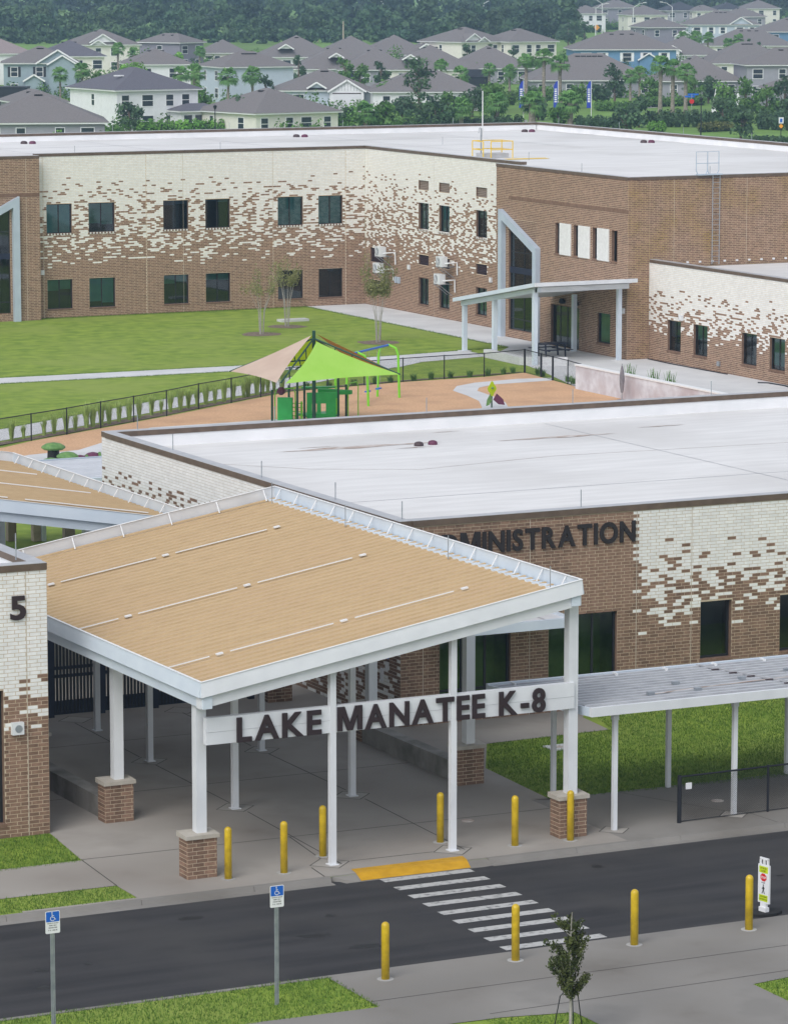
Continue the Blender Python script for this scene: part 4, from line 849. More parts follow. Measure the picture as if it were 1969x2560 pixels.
for i, (x, y) in enumerate(((49.4, 84.6), (51.0, 86.0), (50.8, 84.5), (54.8, 86.4), (52.9, 85.7), (55.6, 85.2), (57.4, 86.8), (58.9, 85.0))): 
    MB().box(x-.1, x+.1, y-.06, y+.06, wz(y)+.09, wz(y)+.17).build('cable_clip', 'galv', C4)
MB().tube([(49.5, 84.6, wz(84.6)+.1), (51, 84.9, wz(84.9)+.1), (53.4, 85.2, wz(85.2)+.1), (56, 85.3, wz(85.3)+.1), (60, 85.4, wz(85.4)+.1)], .016, 5).build('cable', 'stain', C4)
for x, y in ((47.87, 83.8), (51.63, 83.95), (55.6, 83.9), (48.4, 88.1), (51.74, 87.6), (55.6, 87.6), (59.5, 83.9)):
    MB().box(x-.06, x+.06, y-.06, y+.06, 0, wz(y)-.05).build('post', 'white_metal', C4); MB().box(x-.078, x+.078, y-.078, y+.078, wz(y)-.36, wz(y)-.02).build('post_sleeve', 'white_metal', C4)
for x in (47.87, 51.7, 55.6): MB().beam((x, 83.6, wz(83.6)-.09), (x, 89.0, wz(89.0)-.09), .1, .1).build('cross_beam', 'white_metal', C4)

# ------------------------------------------------------------------ chain link fences
def chain_fence(name, label, pts, h, posts, fat=(), rail_r=.026, mat='black_metal', step=.07):
    f = thing(name, label, 'fence', (*pts[0], 0))
    for i, p in enumerate(posts):
        MB().tube([(*p, 0), (*p, h+.04)], .06 if i in fat else .034, 8).build('post', mat, f); 
    for a, b in zip(pts[:-1], pts[1:]): MB().tube([(*a, h), (*b, h)], rail_r, 6).build('top_rail', mat, f)
    V = []; F = []; w = .0035
    for a, b in zip(pts[:-1], pts[1:]):
        a = np.array(a); b = np.array(b); L = np.linalg.norm(b-a); d = (b-a)/L
        for s in (1, -1):
            t = -h
            while t < L:
                t0, t1 = t, t+h; z0, z1 = (.03, h) if s == 1 else (h, .03)
                if t0 < 0: z0 += (z1-z0)*(-t0/h); t0 = 0
                if t1 > L: z1 = z0+(z1-z0)*((L-t0)/(t1-t0)) if t1 > t0 else z1; t1 = L
                p, q = a+d*t0, a+d*t1; k = len(V)
                V += [(*(p-d*w), z0), (*(p+d*w), z0), (*(q+d*w), z1), (*(q-d*w), z1)]; F.append((k, k+1, k+2, k+3)); t += step
    o = link('wire_mesh', npmesh('wire_mesh', np.array(V)-np.array(rootloc(f)[:]), F, [mat]), f); tag(o, kind='stuff')
    for a, b in zip(pts[:-1], pts[1:]): MB().tube([(*a, .04), (*b, .04)], .012, 5).build('tension_wire', mat, f)
    return f
FP = [(62.57, 165.27), (64.89, 166.61), (67.27, 168.2), (69.6, 169.66), (72.01, 171.23), (74.59, 173.19), (77.1, 174.79), (79.5, 176.45), (81.86, 178.0)]
chain_fence('playground_fence', 'black chain link fence curving along the ornamental grasses', [(57, 162)]+FP+[(84.3, 178.5), (86.7, 179.0), (89.22, 179.43), (91.83, 179.67), (94.31, 179.75), (97.2, 180.48)], 1.28, [(60.2, 163.9)]+FP+[(84.3, 178.5), (86.7, 179.0), (89.22, 179.43), (91.83, 179.67), (94.31, 179.75), (97.2, 180.48)], fat=(15,))
chain_fence('gate_fence', 'black chain link fence with gate posts beside the plaster wall', [(97.2, 180.48), (97.0, 178.23), (96.8, 176.55), (96.65, 174.6), (96.4, 172.7)], 1.28, [(97.0, 178.23), (96.8, 176.55), (96.65, 174.6), (96.42, 172.8)], fat=(0, 1))
f = chain_fence('sidewalk_fence', 'black chain link fence on the sidewalk under the white walkway canopy', [(49.82, 83.75), (52.62, 83.83), (55.6, 83.9), (60, 84)], 1.25, [(49.82, 83.75), (52.62, 83.83), (55.6, 83.9), (60, 84)], fat=(0,), step=.055)
MB().box(50.0, 50.18, 83.72, 83.74, .9, 1.07).build('tag_plate', 'sign_white', f)

# ------------------------------------------------------------------ bollards, signs
_bol = None
def bollard(x, y, label):
    global _bol
    b = thing('bollard', label, 'bollard', (x, y, 0), 'yellow bollards at the crossing')
    if _bol is None:
        r = .093; prof = [(r, 0), (r, 1.24)]+[(r*math.cos(t), 1.24+r*math.sin(t)) for t in np.linspace(.2, 1.5, 6)]
        _bol = MB().lathe((0, 0, 0), prof, 20).mesh('sleeve', 'yellow', smooth=True), MB().lathe((0, 0, 0), [(.19, .005), (.19, .012)], 20).mesh('footing', 'concrete')
    link('sleeve', _bol[0], b); link('footing', _bol[1], b)
for x, y, l in ((36.66, 83.49, 'yellow bollard against the front left brick pier'), (38.16, 83.43, 'yellow bollard midway between left pier and left slim column'), (39.78, 84.59, 'yellow bollard just behind the left slim front column'), (43.15, 84.6, 'yellow bollard just behind the right slim front column'), (44.71, 83.42, 'yellow bollard between right slim column and right brick pier'), (46.28, 83.3, 'yellow bollard in front of the right brick pier'),
                (36.09, 73.46, 'yellow bollard on the near pavement left of the crossing bars'), (39.46, 73.57, 'yellow bollard on the near pavement at the end of the crossing bars'), (42.58, 73.55, 'yellow bollard on the near pavement right of the young tree'), (45.69, 73.54, 'yellow bollard on the near pavement beside the stop paddle')):
    bollard(x, y, l)
def disc(mb, c, r0, r1, t0, t1, place, n=18):
    for i in range(n):
        a, b = t0+(t1-t0)*i/n, t0+(t1-t0)*(i+1)/n
        mb.quad(place(c[0]+r0*math.cos(a), c[1]+r0*math.sin(a)), place(c[0]+r1*math.cos(a), c[1]+r1*math.sin(a)), place(c[0]+r1*math.cos(b), c[1]+r1*math.sin(b)), place(c[0]+r0*math.cos(b), c[1]+r0*math.sin(b)))
def parking_sign(x, y, label):
    s = thing('parking_sign', label, 'sign', (x, y, 0), 'blue wheelchair parking signs')
    m = MB(); m.beam((x, y, -.05), (x, y, 2.66), .03, .05, (0, 1, 0)); m.beam((x-.035, y-.01, -.05), (x-.035, y-.01, 2.66), .02, .035, (0, 1, 0)); m.beam((x+.035, y-.01, -.05), (x+.035, y-.01, 2.66), .02, .035, (0, 1, 0)); m.build('post', 'galv', s)
    w, z0, z1, yy = .165, 2.2, 2.69, y-.045
    def rr(a, b, z0, z1, r): 
        P = []
        for cx, cz, t in ((b-r, z1-r, 0), (a+r, z1-r, 1), (a+r, z0+r, 2), (b-r, z0+r, 3)):
            for k in range(5): th = math.pi/2*(t+k/4); P.append((cx+r*math.cos(th), cz+r*math.sin(th)))
        return P
    P = rr(x-w, x+w, z0, z1, .03); n = len(P)
    pl = MB().add([(p[0], yy, p[1]) for p in P]+[(p[0], yy+.006, p[1]) for p in P], [tuple(range(n-1, -1, -1)), tuple(range(n, 2*n))]+[(i, (i+1) % n, n+(i+1) % n, n+i) for i in range(n)]).build('sign_plate', 'sign_white', s)
    P = rr(x-w+.014, x+w-.014, 2.455, z1-.014, .02); MB().poly([(p[0], yy-.002, p[1]) for p in P][::-1]).build('blue_field', 'sign_blue', pl)
    pc = lambda a, b: (x+a, yy-.004, 2.56+b)
    m = MB(); disc(m, (-.005, -.035), .04, .053, R(100), R(340), pc)
    def st(a, b, t): 
        d = Vector((b[0]-a[0], b[1]-a[1])).normalized(); o = Vector((-d.y, d.x))*t/2
        m.quad(pc(a[0]-o.x, a[1]-o.y), pc(b[0]-o.x, b[1]-o.y), pc(b[0]+o.x, b[1]+o.y), pc(a[0]+o.x, a[1]+o.y))
    st((-.015, .075), (-.01, -.005), .014); st((-.012, .03), (.03, .028), .012); st((-.012, -.005), (.032, -.008), .014); st((.03, -.006), (.055, -.06), .014); st((.05, -.058), (.075, -.048), .012); disc(m, (-.016, .092), 0, .014, 0, 2*math.pi, pc, 10)
    m.build('wheelchair_symbol', 'sign_white', pl)
    for txt, z, h, hw in (('PARKING BY DISABLED', 2.415, .018, .13), ('PERMIT ONLY', 2.365, .022, .085), ('$250.00 FINE', 2.315, .025, .095), ('F.S. 318.18', 2.262, .022, .1)):
        chars(txt, x-hw, x+hw, z, z+h, lambda u, d, zz: (u, yy-.002-d, zz), pl, 'sign_black', depth=.001, bold=.01)
    return s
parking_sign(33.06, 72.7, 'blue and white wheelchair parking sign on a post in the right of the grass strip'); parking_sign(27.87, 72.8, 'blue and white wheelchair parking sign at the lower left of the picture')
ps = thing('stop_paddle', 'white crosswalk stop paddle with lime panels on a black rubber base', 'sign', (46.85, 74.66, -.012))
ud = Vector((.192, -.981, 0)); nd = Vector((-.981, -.192, 0)); pc0 = Vector((46.8, 74.66, -.012))
def pp(a, d, z): q = pc0+ud*a+nd*d; return (q.x, q.y, -.012+z)
def pbox(name, a0, a1, d0, d1, z0, z1, mat, par): return MB().hexa([pp(a0, d1, z0), pp(a1, d1, z0), pp(a1, d0, z0), pp(a0, d0, z0), pp(a0, d1, z1), pp(a1, d1, z1), pp(a1, d0, z1), pp(a0, d0, z1)]).build(name, mat, par)
MB().prism([(pc0.x+.48*math.cos(t)*(1 if abs(math.cos(t)) < .7 else 1.0), pc0.y+.3*math.sin(t)) for t in np.linspace(0, 2*math.pi, 13)[:-1]], -.02, .06).build('rubber_base', 'tyre', ps)
pbox('foot', -.12, .12, -.06, .06, .06, .18, 'sign_white', ps); pbox('neck', -.1, .1, -.03, .03, .18, .3, 'sign_white', ps)
pnl = pbox('panel', -.19, .19, -.025, .025, .28, 1.22, 'sign_white', ps)
pbox('grip', -.15, -.1, -.02, .02, 1.22, 1.36, 'sign_white', ps); pbox('grip', .1, .15, -.02, .02, 1.22, 1.36, 'sign_white', ps); pbox('grip', -.15, .15, -.02, .02, 1.34, 1.39, 'sign_white', ps); pbox('grip', -.025, .025, -.02, .02, 1.22, 1.34, 'sign_white', ps)
pbox('lime_field', -.15, .15, .025, .028, 1.02, 1.18, 'sign_lime', pnl); pbox('lime_field', -.15, .15, .025, .028, .32, .48, 'sign_lime', pnl)
PF = lambda u, d, z: pp(u, .029+d, z)
chars('STATE', -.1, .1, 1.115, 1.15, PF, pnl, 'sign_black', depth=.001, bold=.015); chars('LAW', -.07, .07, 1.05, 1.09, PF, pnl, 'sign_black', depth=.001, bold=.015); chars('WITHIN', -.12, .12, .42, .45, PF, pnl, 'sign_black', depth=.001, bold=.01); chars('CROSSWALK', -.14, .14, .36, .39, PF, pnl, 'sign_black', depth=.001, bold=.01); chars('FOR', -.06, .06, .765, .795, PF, pnl, 'sign_black', depth=.001, bold=.01)
MB().poly([pp(.115*math.cos(t+R(22.5)), .03, .91+.1*math.sin(t+R(22.5))) for t in np.linspace(0, 2*math.pi, 9)[:-1]]).build('stop_octagon', 'sign_red', pnl)
chars('STOP', -.085, .085, .88, .94, lambda u, d, z: pp(u, .031+d, z), pnl, 'sign_white', depth=.001, bold=.015)
m = MB()
def wk(a, b, t):
    d = Vector((b[0]-a[0], b[1]-a[1])).normalized(); o = Vector((-d.y, d.x))*t/2
    m.quad(pp(a[0]-o.x, .03, a[1]-o.y), pp(b[0]-o.x, .03, b[1]-o.y), pp(b[0]+o.x, .03, b[1]+o.y), pp(a[0]+o.x, .03, a[1]+o.y))
wk((0, .69), (0, .6), .045); wk((.005, .6), (.045, .51), .022); wk((-.005, .6), (-.045, .51), .022); wk((0, .68), (-.05, .62), .016); wk((0, .68), (.045, .63), .016); m.poly([pp(.02*math.cos(t), .03, .72+.02*math.sin(t)) for t in np.linspace(0, 2*math.pi, 9)[:-1]]); m.build('walking_figure', 'sign_black', pnl)
# ------------------------------------------------------------------ playground
def sail(name, corners, mat, parent, dip=.25, n=10):
    """stretched cloth over a triangle: edges curve inwards, the middle sags"""
    A_, B_, C_ = [Vector(c) for c in corners]; cen = (A_+B_+C_)/3; V = []; idx = {}; F = []
    for i in range(n+1):
        for j in range(n+1-i):
            a, b = i/n, j/n; c = 1-a-b; p = A_*a+B_*b+C_*c
            e = (a*b+b*c+c*a)
            p = p+(cen-p)*dip*(e*1.5)*(1-27*a*b*c*.75); p.z -= .25*27*a*b*c*dip
            idx[(i, j)] = len(V); V.append(p)
    for i in range(n):
        for j in range(n-i):
            F.append((idx[(i, j)], idx[(i+1, j)], idx[(i, j+1)]))
            if i+j < n-1: F.append((idx[(i+1, j)], idx[(i+1, j+1)], idx[(i, j+1)]))
    m = MB(); m.add(V, F); o = m.build(name, mat, parent, smooth=True)
    return o
sh = thing('shade_sails', 'playground shade with tan, lime and orange sails on a dark green mast', 'shade structure', (76.7, 163.9, 0))
AP = (76.7, 163.95, 4.62); cL = (73.25, 166.2, 2.68); cB = (73.55, 160.9, 2.66); cR = (80.15, 161.5, 2.66); cK = (80.2, 166.8, 2.68)
sail('tan_sail', [(76.55, 163.9, 4.5), cL, (73.45, 161.2, 2.62)], 'sail_tan', sh)
sail('lime_sail', [(76.75, 163.75, 4.2), (73.75, 160.85, 2.6), cR], 'sail_lime', sh)
sail('orange_sail', [(76.85, 163.95, 4.55), cR, cK], 'sail_orange', sh, .1)
sail('yellow_sail', [(76.7, 164.1, 4.5), cK, cL], 'sail_yellow', sh)
MB().tube([(76.7, 163.95, 0), (76.7, 163.95, 4.72)], [.1, .085], 10).build('mast', 'play_dark', sh)
for k, c in enumerate((cL, cB, cR, cK)):
    MB().tube([(76.7, 163.95, 4.35), c], .045, 6).build('hip_arm', 'play_dark', sh)
    a = Vector((76.7, 163.95, 3.3)); b = Vector(c); MB().tube([a, a.lerp(b, .55)+Vector((0, 0, .15))], .04, 6).build('lower_arm', 'play_dark', sh)
    for t in (.25, .45): p = Vector((76.7, 163.95, 4.35)).lerp(b, t); q = a.lerp(b, t*.9)+Vector((0, 0, .1)); MB().tube([p, q], .03, 5).build('strut', 'play_dark', sh)
pu = thing('play_structure', 'green climbing play structure with panels and posts under the shade sails', 'play equipment', (77.5, 166, 0))
for x, y, z, m in ((75.35, 165.9, 1.7, 'play_dark'), (76.25, 164.9, 2.4, 'play_dark'), (77.0, 165.7, 2.4, 'play_dark'), (78.6, 165.2, 2.4, 'play_dark'), (79.6, 166.4, 1.7, 'play_dark'), (78.2, 167.2, 1.7, 'play_dark'), (76.9, 167.3, 1.7, 'play_dark')):
    MB().tube([(x, y, 0), (x, y, z)], .06, 8).build('post', m, pu)
p = thing_part('front_panel', pu)
ax = (77.05, 165.65); dx = Vector((1.5, -.42, 0)); L = dx.length; dx /= L; nx = Vector((-dx.y, dx.x, 0))
def pbx(a0, a1, z0, z1, mat, name, par, t=.03): q = lambda a, s, z: (ax[0]+dx.x*a+nx.x*s, ax[1]+dx.y*a+nx.y*s, z); return MB().hexa([q(a0, -t, z0), q(a1, -t, z0), q(a1, t, z0), q(a0, t, z0), q(a0, -t, z1), q(a1, -t, z1), q(a1, t, z1), q(a0, t, z1)]).build(name, mat, par)
pbx(.05, 1.5, .95, 1.5, 'play_green', 'panel_board', p); pbx(.05, 1.5, .2, .45, 'play_green', 'panel_board', p); pbx(.05, .3, .45, .95, 'play_green', 'panel_board', p); pbx(.55, .75, .45, .95, 'play_green', 'panel_board', p); pbx(1.0, 1.5, .45, .95, 'play_green', 'panel_board', p); pbx(1.5, 1.58, 1.2, 1.5, 'play_green', 'panel_board', p)
MB().hexa([(78.0, 166.3, 1.25), (79.6, 165.9, 1.25), (79.75, 166.0, 1.25), (78.1, 166.5, 1.25), (78.0, 166.3, 1.55), (79.6, 165.9, 1.45), (79.75, 166.0, 1.45), (78.1, 166.5, 1.6)]).build('arch_panel', 'play_green', pu)
MB().box(77.1, 78.7, 165.3, 166.9, .28, .36).build('platform', 'play_green', pu); MB().prism([(77.6, 167.2), (78.4, 167.0), (79.2, 166.7), (79.0, 166.4), (77.4, 166.9)], 1.55, 1.62).build('roof_panel', 'play_green', pu)
MB().hexa([(75.5, 165.6, .1), (76.1, 165.2, .1), (76.2, 165.3, .1), (75.6, 165.7, .1), (75.5, 165.6, 1.35), (76.1, 165.2, 1.35), (76.2, 165.3, 1.35), (75.6, 165.7, 1.35)]).build('slide_wall', 'play_green', pu)
for a, b in (((75.5, 165.9), (76.6, 165.9)), ((79.8, 166.6), (80.6, 167.1))): MB().tube([(*a, 0), (*a, 1.5), (a[0]+.1, a[1], 1.72), (b[0]-.1, b[1], 1.72), (*b, 1.5), (*b, 0)], .03, 6).build('hand_arch', 'play_lime', pu)
for x, y in ((76.55, 165.6), (76.75, 165.5)): MB().box(x-.04, x+.04, y-.03, y+.03, 0, 1.1).build('climber_rail', 'play_lime', pu)
for i in range(5): MB().tube([(76.4, 165.75, .2+i*.2), (76.8, 165.45, .2+i*.2)], .02, 5).build('climber_rung', 'play_lime', pu)
for x, y in ((78.75, 166.0), (78.95, 165.95)): MB().box(x-.06, x+.06, y-.03, y+.03, .2, 1.3).build('ladder_side', 'play_lime', pu)
MB().lathe((75.75, 165.7, 1.45), [(.08, 0), (.2, .1), (.22, .25), (.1, .38)], 10).build('steering_drum', 'purple', pu)
sg = thing('swing_set', 'lime green arch swing set with a blue top beam and seats', 'swing set', (84, 172, 0))
E1 = Vector((85.45, 173.55, 2.72)); E0 = Vector((82.4, 170.95, 2.72)); E2 = Vector((79.4, 168.4, 2.72)); bd = (E1-E0).normalized(); bn = Vector((-bd.y, bd.x, 0))
for e, m in ((E1, 1), (E0, 1), (E2, 1)):
    pts = [e+bn*.62+Vector((0, 0, -2.72)), e+bn*.55+Vector((0, 0, -.5)), e+bn*.42+Vector((0, 0, -.15)), e+Vector((0, 0, .02)), e-bn*.42+Vector((0, 0, -.15)), e-bn*.55+Vector((0, 0, -.5)), e-bn*.62+Vector((0, 0, -2.72))]
    MB().tube(pts, .062, 8).build('arch', 'play_lime', sg)
MB().tube([E1, E0], .06, 8).build('top_beam', 'play_blue', sg); MB().tube([E0, E2], .06, 8).build('top_beam', 'play_blue', sg)
for t in (.33, .68):
    c = E0.lerp(E1, t); st = thing_part('swing_seat', sg)
    for s in (-.22, .22): q = c+bd*s; MB().tube([q, q+Vector((0, 0, -2.1))], .01, 4).build('chain', 'galv', st)
    MB().hexa([c+bd*-.24+bn*-.08+Vector((0, 0, -2.16)), c+bd*.24+bn*-.08+Vector((0, 0, -2.16)), c+bd*.24+bn*.08+Vector((0, 0, -2.16)), c+bd*-.24+bn*.08+Vector((0, 0, -2.16)), c+bd*-.24+bn*-.08+Vector((0, 0, -2.1)), c+bd*.24+bn*-.08+Vector((0, 0, -2.1)), c+bd*.24+bn*.08+Vector((0, 0, -2.1)), c+bd*-.24+bn*.08+Vector((0, 0, -2.1))]).build('seat', 'play_blue', st)
fl = thing('flower_panel', 'yellow flower shaped play panel with green and purple leaves on the path', 'play panel', (88.0, 166.9, 0))
MB().tube([(88, 166.9, 0), (88, 166.9, .9)], .04, 6).build('stem', 'play_dark', fl)
P = []; 
for k in range(20): t = 2*math.pi*k/20; r = .25*(1+.16*math.cos(4*t)); P.append((88+r*math.cos(t)*.85, 166.85, 1.0+r*1.35*math.sin(t)))
MB().add(P+[(p[0], p[1]+.04, p[2]) for p in P], [tuple(range(20)), tuple(range(39, 19, -1))]+[(i, (i+1) % 20, 20+(i+1) % 20, 20+i) for i in range(20)]).build('petals', 'sail_yellow', fl)
MB().lathe((88, 166.83, 1.0), [(.06, 0), (.08, .05), (.05, .1)], 10).build('flower_centre', 'mush_green', fl)
for s, m in ((-1, 'mush_green'), (1, 'purple')):
    P = [(88+s*.05, 166.8, .45), (88+s*.25, 166.8, .75), (88+s*.6, 166.8, .45), (88+s*.7, 166.8, .15), (88+s*.35, 166.8, .2)]
    if s < 0: P = [(88-(p[0]-88)*-.5, p[1], p[2]) for p in P]
    MB().add(P+[(p[0], p[1]+.05, p[2]) for p in P], [(0, 1, 2, 3, 4), (9, 8, 7, 6, 5)]+[(i, (i+1) % 5, 5+(i+1) % 5, 5+i) for i in range(5)]).build('leaf', m, fl)
for i, (px, py, r, h, l) in enumerate(((134, 1165, .55, .95, 'tall green mushroom stool on a dark stem near the tan canopy roof'), (169, 1170, .5, .62, 'short green mushroom stool beside the tall one'), (128, 1176, .5, .45, 'lowest green mushroom stool peeking over the canopy edge'))):
    q = at(px, py); t = thing('mushroom_stool', l, 'play seat', q); x, y = q[0], q[1]
    MB().lathe((x, y, 0), [(.3, 0), (.26, h-.15)], 14).build('stem', 'sign_black', t)
    MB().lathe((x, y, h-.2), [(r*.8, 0), (r, .08), (r*.95, .16), (r*.6, .27), (r*.15, .32)], 18).build('cap', 'mush_green', t, smooth=True)
for i, (px, py, l) in enumerate(((200, 1152, 'low purple play mound left of the white brick corner'), (232, 1150, 'purple and green play mound against the white brick corner'))):
    q = at(px, py); t = thing('play_mound', l, 'play mound', q); MB().lathe(q, [(.6, 0), (.5, .12), (.25, .22+.1*i), (.05, .27+.1*i)], 9).build('mound', 'purple', t)
    MB().tube([(q[0]+.2, q[1]-.5, .05), (q[0]+.25, q[1]-.2, .25+.1*i)], .07, 6).build('stripe', 'mush_green', t)

# ------------------------------------------------------------------ plants
def blades(n, h0, h1, spread, lean, w, rg):
    """upright arching blades: two quads each"""
    V = []; F = []; T = []
    for i in range(n):
        a = rg.uniform(0, 2*math.pi); r = spread*.35*math.sqrt(rg.random()); b = np.array([r*math.cos(a), r*math.sin(a), 0]); d = rg.uniform(0, 2*math.pi); h = rg.uniform(h0, h1); ln = rg.uniform(.1, lean)
        dr = np.array([math.cos(d), math.sin(d), 0]); sd = np.array([-dr[1], dr[0], 0])*w/2
        p0, p1, p2 = b, b+dr*ln*.3+np.array([0, 0, h*.6]), b+dr*ln+np.array([0, 0, h]); k = len(V)
        V += [p0-sd, p0+sd, p1+sd, p1-sd, p2+sd*.2, p2-sd*.2]; F += [(k, k+1, k+2, k+3), (k+3, k+2, k+4, k+5)]; t = rg.random(); T += [t, t]
    return np.array(V), F, T
rgb = random.Random(5); GM = []
for k in range(4):
    V, F, T = blades(110, .6, 1.05, .22, .24, .03, rgb); GM.append(npmesh('blades', V, F, ['plume'], None, T))
GR = [(61.65, 165.45), (62.44, 165.98), (63.78, 166.74), (64.43, 167.11), (65.2, 167.5), (65.81, 167.85), (66.68, 168.56), (67.1, 168.8), (67.7, 169.2), (68.24, 169.53), (69.01, 170.11), (69.7, 170.5), (70.4, 170.9), (71.48, 171.88), (72.17, 172.3), (72.79, 172.6), (73.52, 173.02), (74.21, 173.61), (74.9, 174.1), (75.65, 174.71), (76.26, 174.95), (76.96, 175.4), (77.73, 175.95), (78.6, 176.6), (78.95, 176.85), (79.68, 177.35), (80.2, 177.7), (80.6, 178.0), (81.1, 178.3), (81.7, 178.6)]
for i, (x, y) in enumerate(GR):
    g_ = thing('tussock_plant', ORD[i]+' clump of ornamental grass from the left along the playground fence', 'ornamental grass', (x, y, 0), 'ornamental grasses along the playground fence')
    o = link('blades', GM[i % 4], g_); s = rgb.uniform(.9, 1.3) if i not in (1, 14) else .75; o.scale = (s, s, s); o.rotation_euler = (0, 0, rgb.uniform(0, 6))
V, F, T = blades(40, .15, .35, .3, .2, .03, rgb); LM = npmesh('leaves', V, F, ['leaf'], None, T)
LP = [(83.2, 178.75), (84.6, 178.95), (86.2, 179.25), (87.6, 179.5), (88.6, 179.7), (90.1, 179.9), (91.2, 180.0), (92.4, 180.05), (93.6, 180.1), (94.8, 180.25), (95.9, 180.5), (96.6, 180.7), (97.45, 179.4), (97.3, 178.6), (97.2, 175.6), (97.0, 174.6), (96.9, 173.6)]
for i, (x, y) in enumerate(LP):
    g_ = thing('bed_plant', ORD[i]+' small green bedding plant from the left behind the right fence bays', 'plant', (x, y, 0), 'bedding plants behind the right fence bays'); o = link('leaves', LM, g_); o.scale = (1.3,)*3; o.rotation_euler = (0, 0, i)
for i, (x, y) in enumerate(((96.7, 165.6), (96.9, 164.3), (96.8, 168.2))):
    g_ = thing('wall_plant', ('left', 'middle', 'right')[(1, 2, 0)[i]]+' wispy plant growing behind the plaster patio wall', 'plant', (x, y, 0)); o = link('leaves', LM, g_); o.scale = (2.2, 2.2, 5.2)
def leafcloud(n, fn, size, rg, up=0.0):
    """n leaf quads; fn() -> (centre, outward normal, tint)"""
    P = []; N = []; T = []
    for i in range(n): p, q, t = fn(); P.append(p); N.append(q); T.append(t)
    P = np.array(P); N = np.array(N)+rg.normal(0, .55, (n, 3)); N /= np.linalg.norm(N, axis=1)[:, None]+1e-9
    a = np.cross(N, rg.normal(0, 1, (n, 3))); a /= np.linalg.norm(a, axis=1)[:, None]+1e-9; b = np.cross(N, a)
    s = size*rg.uniform(.6, 1.3, (n, 1)); a = a*s/2; b = b*s*.36
    V = np.stack([P-a, P-b, P+a, P+b], 1).reshape(-1, 3)
    return V, np.arange(4*n).reshape(-1, 4), np.array(T)
def clumpy(rg, clumps, fill=.35):
    """sampler over ellipsoid clumps (cx,cy,cz,rx,ry,rz)"""
    vol = np.array([c[3]*c[4]*c[5] for c in clumps])**.67; cs = np.cumsum(vol/vol.sum()); tn = rg.uniform(.15, .85, len(clumps))
    def f():
        i = min(len(clumps)-1, int(np.searchsorted(cs, rg.random()))); c = clumps[i]
        d = rg.normal(0, 1, 3); d /= np.linalg.norm(d); r = rg.uniform(.55, 1.08) if rg.random() > fill else rg.uniform(.1, .7)
        return (c[0]+d[0]*c[3]*r, c[1]+d[1]*c[4]*r, c[2]+d[2]*c[5]*r), d, float(np.clip(tn[i]+rg.normal(0, .18), 0, 1))
    return f
def crown_clumps(rg, R_, H0, H1, n, flat=1.0, taper=.5):
    out = []
    for i in range(n):
        t = rg.uniform(0, 1); z = H0+(H1-H0)*t; rr = R_*(1-abs(t-.42)*1.25*taper)*math.sqrt(rg.random())*.8; a = rg.uniform(0, 2*math.pi); s = R_*rg.uniform(.3, .52)
        out.append((rr*math.cos(a), rr*math.sin(a), z, s, s, s*.8*flat))
    return out
def tree_meshes(kind, seed, H, R_, base, nl, size, leaf, nclump=14, trunk_r=.12, taper=.5, branch=7, bark='bark', multi=1):
    rg = np.random.default_rng(seed); cl = crown_clumps(rg, R_, base+R_*.2, H-R_*.25, nclump, taper=taper)
    V, F, T = leafcloud(nl, clumpy(rg, cl), size, rg); me = npmesh('crown', V, F, [leaf], None, T)
    m = MB()
    for k in range(multi):
        a = 2*math.pi*k/max(1, multi); o = (.14*math.cos(a), .14*math.sin(a)) if multi > 1 else (0, 0)
        m.tube([(o[0], o[1], 0), (o[0]*1.6+rg.normal(0, .03), o[1]*1.6+rg.normal(0, .03), H*.35), (o[0]*2.4+rg.normal(0, .06), o[1]*2.4, H*.7)], [trunk_r, trunk_r*.8, trunk_r*.3], 7)
    for i in range(min(branch, len(cl))):
        c = cl[i]; z = max(base*.7, c[2]-R_*.7); m.tube([(0, 0, min(z, H*.6)), (c[0]*.5, c[1]*.5, (z+c[2])/2), (c[0], c[1], c[2])], [trunk_r*.45, trunk_r*.3, trunk_r*.12], 5)
    return me, m.mesh('trunk', bark)
def put_tree(name, label, cat, loc, meshes, s=1.0, rz=0.0, group=None, sz=None):
    t = thing(name, label, cat, loc, group)
    for n, me in zip(('crown', 'trunk'), meshes):
        o = link(n, me, t); o.scale = (s, s, sz or s); o.rotation_euler = (0, 0, rz)
    return t
# three thin multi-stem trees in the courtyard
for i, (x, y, l, dens, H) in enumerate(((92.94, 206.12, 'faint thin young tree left of the pair in the courtyard lawn', 700, 4.6), (96.31, 209.75, 'thin young multi-stem tree by the concrete pad in the courtyard', 1000, 4.9), (97.12, 198.6, 'thin young multi-stem tree in front of the air conditioners', 2100, 5.2))):
    rg = np.random.default_rng(50+i); m = MB(); ends = []
    for k in range(10):
        a = 2*math.pi*k/10+rg.normal(0, .2); r = rg.uniform(.5, 1.35); z1 = H*rg.uniform(.6, 1.0)
        pts = [(.12*math.cos(a), .12*math.sin(a), 0), (.2*math.cos(a), .2*math.sin(a), H*.3), (r*.55*math.cos(a), r*.55*math.sin(a), H*.55), (r*math.cos(a), r*math.sin(a), z1)]
        m.tube(pts, [.02, .015, .009, .004], 5)
        for j in range(12): u = rg.random(); p = Vector(pts[2]).lerp(Vector(pts[3]), u); ends.append((p.x, p.y, p.z, .3, .3, .38))
    V, F, T = leafcloud(int(dens*1.3), clumpy(rg, ends), .11, rg)
    put_tree('young_tree', l, 'tree', (x, y, 0), (npmesh('crown', V, F, ['leaf_pale'], None, T), m.mesh('trunk', 'bark_pale')))
